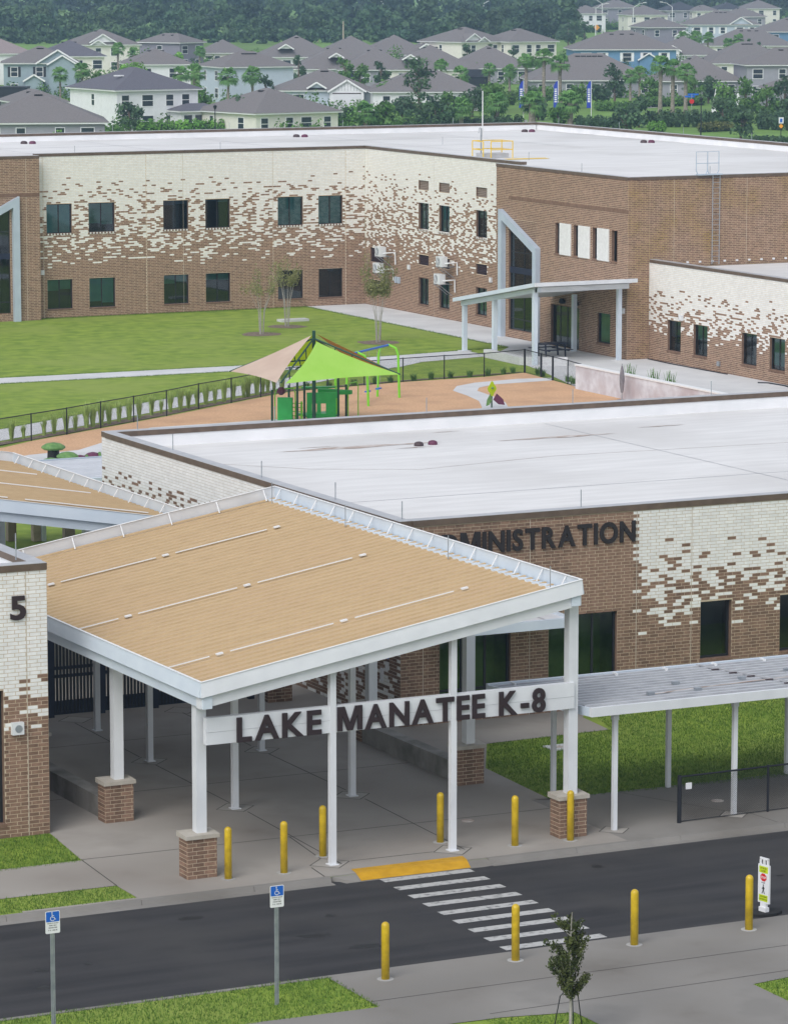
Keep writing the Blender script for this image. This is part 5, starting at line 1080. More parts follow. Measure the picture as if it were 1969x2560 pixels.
# staked young tree in the foreground
rg = np.random.default_rng(71); m = MB(); ends = []
m.tube([(0, 0, 0), (.01, 0, 1.0), (0, .01, 2.2), (.02, 0, 2.7)], [.035, .03, .018, .006], 7)
for k in range(46):
    z0 = rg.uniform(.75, 2.3); a = rg.uniform(0, 2*math.pi); L = (.66 if z0 < 1.7 else .42)*rg.uniform(.45, 1.1); p = [(0, 0, z0), (L*.5*math.cos(a), L*.5*math.sin(a), z0+L*.45), (L*.85*math.cos(a), L*.85*math.sin(a), z0+L*1.0)]
    m.tube(p, [.012, .008, .004], 4)
    for j in range(9): q = Vector(p[0]).lerp(Vector(p[2]), rg.uniform(.2, 1.05)); ends.append((q.x, q.y, q.z, .09, .09, .1))
V, F, T = leafcloud(6200, clumpy(rg, ends), .07, rg); V[:, :2] *= 0.95
tq = at(1425, 2590); ft = put_tree('staked_tree', 'young staked tree in the lower right foreground', 'tree', tq, (npmesh('crown', V, F, ['leaf_sapling'], None, T), m.mesh('trunk', 'bark_pale')))
for a in (.3, 2.4, 4.4): x, y = tq[0]+.38*math.cos(a), tq[1]+.38*math.sin(a); MB().tube([(x, y, 0), (x*.6+tq[0]*.4, y*.6+tq[1]*.4, .85), (tq[0], tq[1], 1.1)], .012, 5).build('guy_strap', 'black_metal', ft)
# grass blades on the near lawns
def edge(pts, w=.14):
    out = []
    for a, b in zip(pts[:-1], pts[1:]):
        a = Vector(a); b = Vector(b); d = (b-a).normalized(); n_ = Vector((-d.y, d.x))*w; out.append([tuple(a-n_), tuple(b-n_), tuple(b+n_), tuple(a+n_)])
    return out
def lawn_blades(polys, per_m2, name):
    rg = np.random.default_rng(9); Pts = []
    for poly in polys:
        P = np.array(poly); lo, hi = P.min(0), P.max(0); n = int((hi-lo).prod()*per_m2); q = rg.uniform(lo, hi, (n, 2)); ins = np.zeros(n, bool); j = len(P)-1
        for i in range(len(P)):
            xi, yi = P[i]; xj, yj = P[j]; c = ((yi > q[:, 1]) != (yj > q[:, 1])) & (q[:, 0] < (xj-xi)*(q[:, 1]-yi)/(yj-yi+1e-12)+xi); ins ^= c; j = i
        Pts.append(q[ins])
    q = np.concatenate(Pts); n = len(q); a = rg.uniform(0, 2*math.pi, n); h = rg.uniform(.025, .075, n); w = .011; l = rg.uniform(.0, .05, n); d = rg.uniform(0, 2*math.pi, n)
    V = np.zeros((n, 3, 3)); V[:, 0, 0] = q[:, 0]-np.cos(a)*w; V[:, 0, 1] = q[:, 1]-np.sin(a)*w; V[:, 1, 0] = q[:, 0]+np.cos(a)*w; V[:, 1, 1] = q[:, 1]+np.sin(a)*w
    V[:, 2, 0] = q[:, 0]+np.cos(d)*l; V[:, 2, 1] = q[:, 1]+np.sin(d)*l; V[:, 2, 2] = h; V[:, :2, 2] = -.01
    o = link(name, npmesh(name, V.reshape(-1, 3), np.arange(3*n).reshape(-1, 3), ['grass_blade'], None, rg.random(n))); tag(o, 'short green grass blades on the front lawns', 'grass', kind='stuff')
lawn_blades([[(48.1, 87.85), (62, 87.1), (62, 97.9), (55.0, 97.9), (54.2, 95.1), (49.95, 94.9), (48.36, 91.9)], [(30, 86.85), (34.08, 86.9), (34.42, 89.95), (30, 89.95)], [(29.5, 82.7), (33.85, 82.7), (33.85, 84.0), (29.5, 84.15)], [(26, 71.5), (34.95, 71.55), (34.97, 74.25), (26, 74.25)], [(36.6, 66.5), (38.6, 66.5), (38.6, 69.2), (36.6, 69.6)], [(43.2, 67), (46, 67), (46, 69.6), (44.3, 69.55), (43.3, 69.4)]]+edge([(60, 188.2), (82.9, 188.25), (90, 186.6)])+edge([(60, 191), (84.2, 190.7), (95.3, 191.7), (99.5, 192.4)])+edge([(62.7, 169.9), (67, 172.8), (72.5, 176.5), (78.5, 180.3), (82.4, 182.84), (86, 184.9), (90, 187.3)])+edge([(102.9, 221.0), (102.7, 192.7), (99.6, 192.4)])+edge([(84.2, 221.0), (102.9, 221.0)], .3)+edge([(34.1, 86.9), (30, 86.8)])+edge([(48.1, 87.7), (49, 87.75), (62, 87.1)])+edge([(34.98, 71.55), (34.99, 74.2)], .06), 420, 'lawn_grass')
# ------------------------------------------------------------------ houses beyond the school
def house(label, px, py, a, wl, wr, st, wall, roof, nl=1, nr=3, pitch=.42, gables=(), vents=3, wz0=None, blinds=False, extra=None, overhang=.5, hip=True):
    """px, py: ground point of the near corner; a: how far the right face turns away; wl, wr: lengths of the left and right face"""
    G = at(px, py); t = R(a); ux = (RT[0]*math.cos(t)+FH[0]*math.sin(t), RT[1]*math.cos(t)+FH[1]*math.sin(t)); uy = (-RT[0]*math.sin(t)+FH[0]*math.cos(t), -RT[1]*math.sin(t)+FH[1]*math.cos(t))
    H = thing('house', label, 'house', G, 'houses of the estate behind the school'); ez = 2.65 if st == 1 else 5.3
    def q(u, v, z): return (G[0]+ux[0]*u+uy[0]*v, G[1]+ux[1]*u+uy[1]*v, z)
    def bx(name, u0, u1, v0, v1, z0, z1, mat, par): return MB().hexa([q(u0, v0, z0), q(u1, v0, z0), q(u1, v1, z0), q(u0, v1, z0), q(u0, v0, z1), q(u1, v0, z1), q(u1, v1, z1), q(u0, v1, z1)]).build(name, mat, par)
    wl_ = bx('wall', 0, wr, 0, wl, 0, ez, 'stucco_'+wall, H)
    o = overhang; bx('fascia', -o, wr+o, -o, wl+o, ez-.02, ez+.16, 'trim_white', H)
    def hiproof(u0, u1, v0, v1, z, name='roof', par=H, m='shingle_'+roof):
        w, d = u1-u0, v1-v0; h = pitch*min(w, d)/2; mb = MB(); b = [q(u0, v0, z), q(u1, v0, z), q(u1, v1, z), q(u0, v1, z)]
        if w >= d: r = [q(u0+d/2, (v0+v1)/2, z+h), q(u1-d/2, (v0+v1)/2, z+h)]; mb.add(b+r, [(0, 1, 5, 4), (1, 2, 5), (2, 3, 4, 5), (3, 0, 4)])
        else: r = [q((u0+u1)/2, v0+w/2, z+h), q((u0+u1)/2, v1-w/2, z+h)]; mb.add(b+r, [(0, 1, 4), (1, 2, 5, 4), (2, 3, 5), (3, 0, 4, 5)])
        return mb.build(name, m, par), h
    rf, h = hiproof(-o-.06, wr+o+.06, -o-.06, wl+o+.06, ez+.165)
    if wr >= wl: ra, rb = (wl/2, wl/2), (wr-wl/2, wl/2)
    else: ra, rb = (wr/2, wr/2), (wr/2, wl-wr/2)
    for i in range(vents):       # dark ridge vents near the ridge on the near slopes
        f = (i+.5)/vents; u = ra[0]+(rb[0]-ra[0])*f; v = ra[1]+(rb[1]-ra[1])*f
        if wr >= wl: v -= 1.0
        else: u += (.9 if i % 2 else -.9)
        z = ez+.17+h-pitch*1.0; bx('roof_vent', u-.38, u+.38, v-.16, v+.16, z-.04, z+.13, 'dark_frame', rf)
    def win(face, c, w, z0, z1, sh=None):
        def b(u0, u1, d0, d1, za, zb, nm, mt, par): return bx(nm, u0, u1, -d1, -d0, za, zb, mt, par) if face == 'r' else bx(nm, -d1, -d0, u0, u1, za, zb, mt, par)
        f = b(c-w/2-.1, c+w/2+.1, 0, .05, z0-.1, z1+.1, 'window', 'trim_white', H); b(c-w/2, c+w/2, .05, .06, z0, (z0+z1)/2-.04, 'pane', 'pane_dark', f); b(c-w/2, c+w/2, .05, .06, (z0+z1)/2+.04, z1, 'pane', 'pane_dark', f)
        if sh:
            for s in (-1, 1): b(c+s*(w/2+.32)-.2, c+s*(w/2+.32)+.2, 0, .04, z0-.1, z1+.1, 'shutter', sh, f)
    zs = [(3.35, 4.75)]+([(.7, 2.1)] if st == 2 else []) if st == 2 else [(.75, 2.15)]
    for z0, z1 in zs:
        for i in range(nr): win('r', wr*(i+.5+.12*math.sin(i*2.3+px))/nr, 1.0 if (i+int(px)) % 3 else 1.5, z0, z1, extra if z0 > 3 else None)
        for i in range(nl): win('l', wl*(i+.5)/nl, .7 if (i+int(px)) % 2 else 1.2, z0, z1)
    for (u, w, zz, proj, mt) in gables:     # gable fronts on the right face: centre, width, base height, projection
        gh = w/2*.62; zz = zz or ez
        gb = MB().add([q(u-w/2, -proj, zz), q(u+w/2, -proj, zz), q(u, -proj, zz+gh), q(u-w/2, 1.5, zz), q(u+w/2, 1.5, zz), q(u, 2.5, zz+gh)], [(0, 1, 2), (3, 5, 4), (0, 3, 4, 1)]).build('gable', 'stucco_'+mt, H)
        if proj > .6: bx('gable_wall', u-w/2, u+w/2, -proj, 0, 0, zz, 'stucco_'+mt, H)
        MB().add([q(u-w/2-.35, -proj-.3, zz-.1), q(u, -proj-.3, zz+gh+.12), q(u, 3.5, zz+gh+.12), q(u-w/2-.35, 3.5, zz-.1), q(u+w/2+.35, -proj-.3, zz-.1), q(u+w/2+.35, 3.5, zz-.1)], [(0, 1, 2, 3), (1, 4, 5, 2)]).build('gable_roof', 'shingle_'+roof, H)
        for s in (-1, 1): MB().beam(q(u+s*(w/2+.35), -proj-.33, zz-.12), q(u, -proj-.33, zz+gh+.08), .08, .24).build('barge_board', 'trim_white', gb)
    rgp = random.Random(int(px+py))
    for i in range(int(wr*.55)+2):
        u, v = rgp.uniform(-1, wr+1), -rgp.uniform(1.0, 3.4); p = q(u, v, 0); r = rgp.uniform(.5, 1.25)*(1 if st == 1 else 1.2); PLANT.append((p[0], p[1], r*.7, r, r, r*rgp.uniform(.7, 1.5)))
    for i in range(2):
        p = q(wr+rgp.uniform(1, 2.5), rgp.uniform(-2, wl*.6), 0); r = rgp.uniform(1.0, 2.0); PLANT.append((p[0], p[1], r*1.2, r, r, r*1.4))
    return H, q, bx, hiproof
hs = {}; PLANT = []
H_, q, bx, hip = house('white two-storey house with slate grey tiled hip roof behind the hedge', 293, 332, 31, 13.5, 11.7, 2, 'white', 'slate', 1, 4, vents=0)
for u in (2.0, 4.2): bx('solar_tube', u, u+1.2, 4.2, 4.8, 7.05, 7.2, 'trim_white', H_)
pb = bx('porch', 7.6, 13.2, -3.2, 0, 0, 2.6, 'stucco_white', H_); bx('porch_fascia', 7.1, 13.7, -3.7, 0, 2.6, 2.78, 'trim_white', pb); hip(7.05, 13.75, -3.75, .4, 2.785, 'porch_roof', pb)
for u in (8, 9.6, 11.4): bx('porch_opening', u, u+1.1, -3.24, -3.2, .3, 2.2, 'pane_dark', pb)
house('one-storey house with broad brown hip roof at the far left', -60, 366, 7, 15, 15.3, 1, 'grey', 'brown', 0, 4, vents=4)
house('blue-grey two-storey house with white gables and dark shutters at left', 10, 243, 5, 11, 11.6, 2, 'greyblue', 'brown', 0, 3, gables=((8.6, 6.4, 5.45, .5, 'greyblue'), (9.3, 4.2, 5.3, .9, 'greyblue'), (4.8, 2.8, 2.7, 1.4, 'greyblue')), extra='dark_frame')
house('cream two-storey house with dark blue-grey roof behind the blue-grey house', 96, 221, 8, 12, 11.2, 2, 'cream', 'slate', 0, 4)
house('white house with pinkish tile roof cut by the left frame edge', -75, 212, 10, 12, 11, 2, 'white', 'pink', 0, 2, vents=0)
house('large cream two-storey house with two stacked white gables', 190, 183, 14, 14, 12.2, 2, 'cream', 'brown', 1, 4, gables=((5.2, 4.6, 5.9, .2, 'white'), (4.2, 2.4, 5.5, .5, 'white')))
house('lavender-grey two-storey house right of the stacked gables', 450, 176, 52, 10.5, 7, 2, 'lav', 'brown', 1, 2)
house('cream two-storey house with brown roof behind the slate roofed house', 322, 247, 9, 12, 9.8, 2, 'white', 'brown', 1, 2)
house('two-storey house with pale blue side wall and blue shutters', 556, 256, 24, 9.5, 11.8, 2, 'paleblue', 'brown', 2, 0, gables=(), extra=None, vents=4)
house('one-storey house with big hip roof in the middle behind the hedge', 640, 339, 36, 13.5, 12.6, 1, 'cream', 'brown', 2, 4, vents=4)
H_, q, bx, hip = house('one-storey house with white batten gable and two-car garage door', 702, 273, 5, 13, 13.6, 1, 'paleblue', 'brown', 0, 2, gables=((9.6, 5.0, 2.7, 1.5, 'white'), (5.2, 2.2, 3.2, .6, 'paleblue')), vents=3)
gd = bx('garage_door', 7.6, 11.6, -1.55, -1.5, .05, 2.3, 'stucco_garage', H_); bx('door_trim', 7.5, 11.7, -1.57, -1.55, 2.3, 2.45, 'bronze', gd)
for k in range(9): bx('batten', 7.9+k*.45, 7.96+k*.45, -1.56, -1.5, 2.75, 2.75+max(.1, (2.1-abs(7.9+k*.45-9.6))*.6), 'coping_top', gd)
house('long low house with brown roof behind the tall palm and leafy tree', 932, 277, 4, 13.5, 16.3, 1, 'white', 'brown', 0, 5, vents=4)
for i, (px, py, a, wl, wr, l, g_) in enumerate(((740, 212, 4, 16, 14, 'low brown roof directly right of the pale blue house', ((7, 2.0, 4.8, .2, 'white'),)), (850, 214, 4, 17, 13, 'low brown roof with small white gable behind the batten gable', ()), (975, 214, 3, 17, 15, 'broad brown roof in the centre behind the tall palm', ((3.5, 2.2, 4.6, .2, 'white'),)), (650, 178, 5, 15, 15, 'far low brown roof behind the pale blue house', ((5, 2.4, 4.4, .2, 'white'),)), (795, 176, 5, 16, 14, 'far low brown roof left of the centre wood', ()), (905, 172, 5, 15, 14, 'far low brown roof below the bright shrubs', ()), (1015, 172, 5, 15, 13, 'far low brown roof left of the cream townhouse', ((4, 2.2, 4.2, .2, 'white'),)), (1130, 210, 4, 14, 14, 'low brown roof below the cream townhouse', ()), (505, 166, 5, 12, 9, 'far low brown roof right of the lavender-grey house', ()))):
    house(l, px, py, a, wl, wr, 1, ('white', 'grey', 'cream')[i % 3], 'brown', 0, 4, gables=g_, vents=4, pitch=.5)
house('cream two-storey townhouse with white gable below the wood', 1153, 174, 38, 13, 12, 2, 'cream', 'brown', 1, 2, gables=((3, 4.0, 5.7, .1, 'white'), (5.2, 2.4, 5.5, .4, 'white')))
house('right hand cream two-storey townhouse of the pair', 1275, 173, 28, 12, 10.5, 2, 'cream', 'brown', 2, 4)
house('bright blue two-storey house with long brown roof', 1435, 198, 4, 13, 18.6, 2, 'blue', 'brown', 0, 5, gables=((13.5, 3.4, 3.6, .7, 'blue'),), extra='trim_white')
house('low house with brown roof in front of the bright blue house', 1330, 244, 4, 15, 19.5, 1, 'grey', 'brown', 0, 5, vents=5, pitch=.5)
house('low house with wide brown roof right of the three tall palms', 1655, 246, 3, 16, 12.5, 1, 'grey', 'brown', 0, 4, vents=4, pitch=.55)
house('grey two-storey house with white windows at the right edge', 1866, 249, 6, 11, 14, 2, 'grey', 'brown', 0, 4, vents=2)
house('low grey wing in front of the grey two-storey house', 1918, 268, 6, 6, 12, 1, 'grey', 'brown', 0, 2, vents=1)
house('low brown roof behind the grey two-storey house', 1772, 196, 5, 14, 16, 1, 'cream', 'brown', 0, 3, pitch=.5)
house('pale blue two-storey house with long roof at upper right', 1722, 117, 4, 14, 17.2, 2, 'paleblue', 'brown', 0, 5, gables=((12.6, 5, 5.6, .2, 'paleblue'),), extra='trim_white')
house('cream low house with brown roof below the pale blue house', 1778, 146, 4, 13, 18, 1, 'cream', 'brown', 0, 5, pitch=.5)
house('brown roofed house with blue wall at the upper right edge', 1905, 140, 6, 13, 14, 2, 'blue', 'brown', 0, 3)
house('lavender two-storey house left of the pale blue house', 1618, 126, 16, 12, 9.5, 2, 'lav', 'brown', 2, 2, gables=((8.6, 4.0, 3.4, .8, 'white'),))
house('low brown roof between the townhouses and the pale blue house', 1470, 156, 5, 14, 17, 1, 'grey', 'brown', 0, 4, pitch=.5); house('low brown roof with small white gable behind the three palms', 1640, 172, 5, 14, 13, 1, 'white', 'brown', 0, 3, gables=((3, 3.0, 3.6, .8, 'white'),), pitch=.5)
for i, (px, py, a, wl, wr, st, wc, rc, l) in enumerate(((1432, 80, 8, 12, 9.5, 2, 'white', 'brown', 'far white house with grey roof right of the wood'), (1568, 85, 8, 13, 11.5, 2, 'cream', 'brown', 'far cream house behind the left street lamp'), (1665, 71, 10, 12, 11, 2, 'grey', 'dark', 'far house with dark blue roof at upper right'), (1738, 72, 10, 11, 7, 2, 'cream', 'brown', 'far narrow cream house beside the dark blue roof'), (1790, 68, 8, 12, 9, 2, 'grey', 'dark', 'far house with dark roof near the upper right'), (1818, 91, 8, 13, 10.5, 2, 'grey', 'brown', 'far pale house with broad brown roof at upper right'), (1862, 64, 8, 12, 11, 2, 'cream', 'brown', 'farthest cream house near the top right corner'), (1500, 62, 8, 12, 12, 2, 'lav', 'brown', 'far lavender roofed house half hidden by trees'), (1935, 100, 8, 12, 12, 1, 'cream', 'brown', 'far low roof at the right frame edge'))):
    house(l, px, py, a, wl, wr, st, wc, rc, 1, 3, vents=2)
house('grey roofed low house between the white house and the left frame', 52, 308, 20, 11, 6.5, 1, 'grey', 'brown', 0, 2, vents=2)
cg = thing('screen_cage', 'dark screened pool cage at the left frame edge', 'screen cage', at(30, 262)); qx = at(-20, 262); 
m = MB(); m.obox(at(24, 262), RT, FH, 2.9, 2.5, 0, 2.7); m.build('screen', 'cage', cg); MB().obox(at(24, 262), RT, FH, 3.0, 2.6, 2.7, 2.8).build('roof_screen', 'cage', cg)
for i, (px, py, w, l) in enumerate(((1505, 232, 4.6, 'dark screened lanai below the bright blue house'), (1350, 232, 5, 'dark screened lanai behind the three left palms'), (1190, 226, 3.0, 'small dark screened lanai right of the tall palm'))):
    c = at(px, py); t = thing('screen_cage', l, 'screen cage', c); MB().obox(c, RT, FH, w/2*1.0+.8, 2, 0, 2.3).build('screen', 'cage', t)
    MB().add([(c[0]+RT[0]*(-w/2-1.2)-FH[0]*2.2, c[1]+RT[1]*(-w/2-1.2)-FH[1]*2.2, 2.3), (c[0]+RT[0]*(w/2+1.2)-FH[0]*2.2, c[1]+RT[1]*(w/2+1.2)-FH[1]*2.2, 2.3), (c[0]+RT[0]*(w/2)+FH[0]*2, c[1]+RT[1]*(w/2)+FH[1]*2, 3.5), (c[0]-RT[0]*(w/2)+FH[0]*2, c[1]-RT[1]*(w/2)+FH[1]*2, 3.5)], [(0, 1, 2, 3)]).build('roof_screen', 'cage', t)

# ------------------------------------------------------------------ trees, palms and hedges of the estate
def palm_mesh(seed, H, R_, tr=.2, skirt=True):
    rg = np.random.default_rng(seed); V = []; F = []; T = []
    for k in range(46):
        a = rg.uniform(0, 2*math.pi); el = rg.uniform(-.75, 1.35); L = R_*rg.uniform(.8, 1.05); d = np.array([math.cos(a)*math.cos(el), math.sin(a)*math.cos(el), math.sin(el)]); c0 = np.array([0, 0, H]); st = L*.45; p = c0+d*st; sd = np.array([-math.sin(a), math.cos(a), 0]); up = np.cross(d, sd); t = np.clip(.25+.45*(el+.75)/2.1+rg.normal(0, .12), 0, 1)
        n0 = len(V); V += [c0-sd*.02, c0+sd*.02, p+sd*.02, p-sd*.02]; F.append((n0, n0+1, n0+2, n0+3)); T.append(.3)
        for j in range(9):
            th = -1.25+2.5*j/8; e = d*math.cos(th)+sd*math.sin(th); tip = p+e*(L-st)*(1.0-.18*abs(th))+np.array([0, 0, -.28*L*rg.uniform(.5, 1.1)]); mid = p+e*(L-st)*.6; w = np.cross(e, up); w = w/(np.linalg.norm(w)+1e-9)*.075*R_*.7; n0 = len(V)
            V += [p, mid+w, tip, mid-w]; F.append((n0, n0+1, n0+2, n0+3)); T.append(float(np.clip(t+rg.normal(0, .1), 0, 1)))
    me = npmesh('crown', np.array(V), F, ['palm_leaf'], None, T); m = MB(); m.tube([(0, 0, -.1), (.02, 0, H*.3), (.05, .02, H*.7), (0, 0, H)], [tr*1.35, tr, tr*.95, tr*1.1], 9)
    return me, m.mesh('trunk', 'palm_trunk')
PMS = [palm_mesh(s, 1.0, 1.0, .1) for s in ()]
def palm(label, px, py, ptop, R_, tr=.2, group='palms of the estate'):
    G = at(px, py); s = (py+120)/22.85; H = max(.9, (py-ptop)/s-R_*.75)
    put_tree('palm_tree', label, 'palm', G, palm_mesh(int(px*7+py), H, R_, tr), 1.0, px % 6, group)
for a in ((1314, 268, 130, 1.75, .26, 'left of the three tall palms behind the blue banners'), (1359, 262, 118, 1.8, .26, 'middle and tallest of the three palms behind the blue banners'), (1399, 266, 132, 2.0, .28, 'right of the three tall palms behind the blue banners'),
          (1649, 284, 135, 2.0, .28, 'left of the three tall palms by the clipped hedge'), (1680, 284, 146, 1.9, .28, 'middle of the three tall palms by the clipped hedge'), (1713, 288, 155, 1.9, .27, 'right of the three tall palms by the clipped hedge'),
          (1575, 250, 170, 1.6, .2, 'left of two slim palms between banners and clipped hedge'), (1598, 250, 162, 1.6, .2, 'right of two slim palms between banners and clipped hedge'),
          (1242, 318, 228, 2.2, .26, 'low palm in front of the left blue banner'), (1330, 320, 222, 2.4, .5, 'stout low palm with pale trunk behind the roof corner'), (1425, 322, 222, 2.4, .4, 'low bushy palm between the middle and right blue banners'),
          (1102, 250, 143, 1.5, .17, 'slim tall palm right of the big leafy tree'), (1151, 250, 162, 1.9, .22, 'tall palm right of the slim tall palm'), (961, 275, 205, 2.0, .3, 'round bushy palm beside the white garage'), (914, 330, 250, 2.1, .3, 'yellowish low palm near the white car'), (1222, 230, 155, 1.6, .22, 'palm left of the three tall palms, lower crown'), (1273, 232, 158, 1.7, .2, 'palm with fruiting stalks left of the three tall palms'), (1152, 322, 240, 2.2, .3, 'low spiky palm behind the antenna mast'),
          (451, 262, 163, 1.7, .2, 'left palm of the pair by the slate roofed house'), (487, 268, 157, 2.0, .26, 'right palm of the pair by the slate roofed house'), (570, 272, 165, 2.0, .2, 'fan palm in front of the blue shutters'), (632, 270, 163, 2.0, .2, 'fan palm right of the blue shutters'), (151, 258, 165, 1.6, .17, 'left fan palm in front of the blue-grey house'), (207, 256, 153, 1.9, .2, 'right fan palm in front of the cream house'), (296, 200, 104, 1.7, .2, 'palm in front of the stacked white gables'), (335, 200, 116, 1.6, .2, 'small palm right of the stacked white gables'), (500, 194, 113, 1.4, .18, 'small palm in front of the lavender-grey house'),
          (1705, 160, 76, 1.8, .2, 'left far palm below the pale blue house'), (1738, 160, 74, 1.9, .2, 'middle far palm below the pale blue house'), (1768, 160, 78, 1.7, .2, 'right far palm below the pale blue house'), (1820, 158, 92, 1.6, .17, 'far palm in front of the cream low house'), (1845, 158, 82, 1.6, .17, 'tall far palm in front of the cream low house')):
    palm(a[5], a[0], a[1], a[2], a[3], a[4])
TM = {}
def bush_tree(label, px, py, ptop, R_, leaf, base=.25, name='tree', taper=.5, dens=1.0, rx=1.0):
    G = at(px, py); s = (py+120)/22.85; H = (py-ptop)/s; key = (round(H, 1), round(R_, 1), leaf, int(px) % 3)
    ms = tree_meshes('t', int(px*3+py), H, R_, H*base, int(900*dens), .34+.06*R_, leaf, int(12+3*R_), .09+.02*H, taper)
    put_tree(name, label, 'tree' if name != 'shrub' else 'shrub', G, ms)
for a in ((1047, 292, 145, 2.6, 'leaf_dark', 'big airy leafy tree in front of the long low house', .22), (1087, 330, 225, 3.0, 'leaf_dark', 'dark blue-green tree left of the low spiky palm', .1), (1564, 330, 262, 2.3, 'leaf_dark', 'grey-green tree at the left end of the clipped hedge', .1), (1596, 318, 240, 1.9, 'leaf_dark', 'dark tree left of the clipped hedge', .12), (1811, 300, 205, 2.1, 'leaf', 'round green tree between the white sail signs', .2), (1861, 298, 188, 2.3, 'leaf', 'green round tree right of the white sail signs', .15), (1851, 346, 262, 2.4, 'leaf_dark', 'dark tree in front of the far lawn at right', .1), (1806, 318, 240, 2.0, 'leaf_dark', 'dark tree below the white sail signs', .1), (1959, 300, 185, 2.4, 'leaf_dark', 'grey-green tree at the right frame edge', .15), (609, 330, 242, 2.2, 'leaf_dark', 'thin dark tree in front of the big hip roof', .2), (325, 336, 252, 2.0, 'leaf_dark', 'sparse dark tree in front of the white two-storey house', .15), (41, 345, 254, 2.1, 'leaf_dark', 'dark tree in front of the far left low house', .15), (747, 224, 132, 1.6, 'leaf_dark', 'round dark tree among the brown roofs', .1), (862, 226, 142, 1.8, 'leaf', 'loose green tree behind the batten gable house', .1), (900, 226, 158, 1.6, 'leaf', 'low green tree behind the batten gable house', .05), (952, 226, 150, 1.5, 'leaf_dark', 'small dark tree behind the round bushy palm', .1), (1166, 192, 110, 1.3, 'leaf_dark', 'small dark tree in front of the cream townhouse', .1), (1220, 190, 108, 1.0, 'leaf_dark', 'tiny dark tree at the cream townhouse wall', .1), (1280, 188, 112, 1.2, 'leaf_dark', 'second tiny tree at the cream townhouse wall', .1), (867, 325, 262, 1.7, 'leaf_dark', 'dark shrub tree at the corner of the big hip roof', .1), (964, 328, 248, 2.2, 'leaf', 'green shrub tree left of the dark blue-green tree', .1), (1440, 270, 205, 2.4, 'leaf', 'leafy tree right of the three banner palms', .1), (1500, 262, 206, 2.3, 'leaf_dark', 'dark round tree right of the right blue banner', .1), (1536, 258, 158, 1.8, 'leaf_dark', 'dark tree in front of the bright blue house roof', .15), (1770, 258, 188, 2.2, 'leaf_dark', 'leafy tree left of the left white sail sign', .1), (1625, 262, 190, 2.0, 'leaf', 'green tree behind the three right palms', .1), (335, 262, 140, 2.8, 'leaf_bright', 'broad bright green tree above the slate roof', .05), (450, 196, 130, 1.9, 'leaf_bright', 'bright green shrub by the lavender-grey house', .02), (1420, 118, 45, 1.8, 'leaf_dark', 'conical dark tree by the orange road signs', .1), (1460, 114, 50, 1.5, 'leaf_dark', 'second conical dark tree by the orange road signs', .1), (1618, 76, 26, 2.2, 'leaf_dark', 'far leafy tree behind the street lamps', .1), (1870, 158, 95, 1.2, 'leaf_dark', 'narrow cypress in front of the cream low house', .02), (1902, 158, 98, 1.2, 'leaf_dark', 'right narrow cypress in front of the cream low house', .02), (1940, 60, 12, 3.0, 'leaf_dark', 'far dark tree at the top right', .1), (1235, 300, 205, 2.6, 'leaf', 'leafy tree right of the low spiky palm', .1), (1180, 292, 215, 2.4, 'leaf_dark', 'dark leafy tree behind the low spiky palm', .1), (1010, 300, 240, 2.2, 'leaf_dark', 'dark shrub tree at the foot of the airy tree', .05), (1395, 322, 262, 1.6, 'leaf', 'shrub tree between the low palms at the banners', .05),
          (240, 262, 168, 1.8, 'leaf', 'leafy tree between the cream house and the slate roof', .1), (500, 300, 205, 2.0, 'leaf', 'leafy tree right of the slate roofed house', .1), (665, 268, 190, 1.7, 'leaf_dark', 'dark tree at the right end of the pale blue house', .1), (410, 232, 150, 1.8, 'leaf_bright', 'bright leafy tree above the white two-storey house', .05), (70, 200, 128, 2.0, 'leaf', 'leafy tree behind the blue-grey house', .1), (1120, 300, 225, 1.9, 'leaf', 'leafy tree left of the antenna mast', .1), (1345, 300, 235, 2.0, 'leaf_dark', 'dark leafy tree behind the stout low palm', .1), (1735, 262, 190, 1.8, 'leaf', 'leafy tree right of the three palms by the hedge', .1), (1915, 300, 210, 1.9, 'leaf', 'leafy tree left of the right frame edge', .1), (1560, 210, 150, 1.9, 'leaf_dark', 'dark tree left of the low wide roof', .1), (820, 262, 205, 1.5, 'leaf', 'small leafy tree beside the white parked car', .1), (1610, 150, 95, 1.8, 'leaf', 'leafy tree in front of the lavender two-storey house', .1), (1330, 192, 130, 1.5, 'leaf', 'leafy tree at the foot of the right townhouse', .1), (1010, 200, 150, 1.6, 'leaf', 'leafy tree among the centre brown roofs', .1), (585, 205, 150, 1.5, 'leaf', 'leafy tree behind the pale blue house', .1)):
    bush_tree(a[5], a[0], a[1], a[2], a[3], a[4], a[6])
def hedge(label, p0, p1, h, w, leaf, n, size=.3, name='hedge'):
    a = Vector(at(*p0)); b = Vector(at(*p1)); L = (b-a).length; rg = np.random.default_rng(int(p0[0]+p0[1])); k = max(2, int(L/1.1)); cl = []
    t = thing(name, label, 'hedge' if name == 'hedge' else 'shrub', a)
    for i in range(k):
        c = (b-a)*((i+.5)/k); cl.append((c.x+rg.normal(0, .1), c.y+rg.normal(0, .1), h*.5, .75, w/2, h*.5*rg.uniform(.85, 1.12)))
    V, F, T = leafcloud(int(n*1.7), clumpy(rg, cl, .2), size, rg); link('foliage', npmesh('foliage', V, F, [leaf], None, T), t)
    m = MB()
    for i in range(k): c = cl[i]; m.lathe((a.x+c[0], a.y+c[1], 0), [(.35, 0), (.55, h*.4), (.35, h*.75)], 7)
    m.build('stems', 'leaf_dark', t)
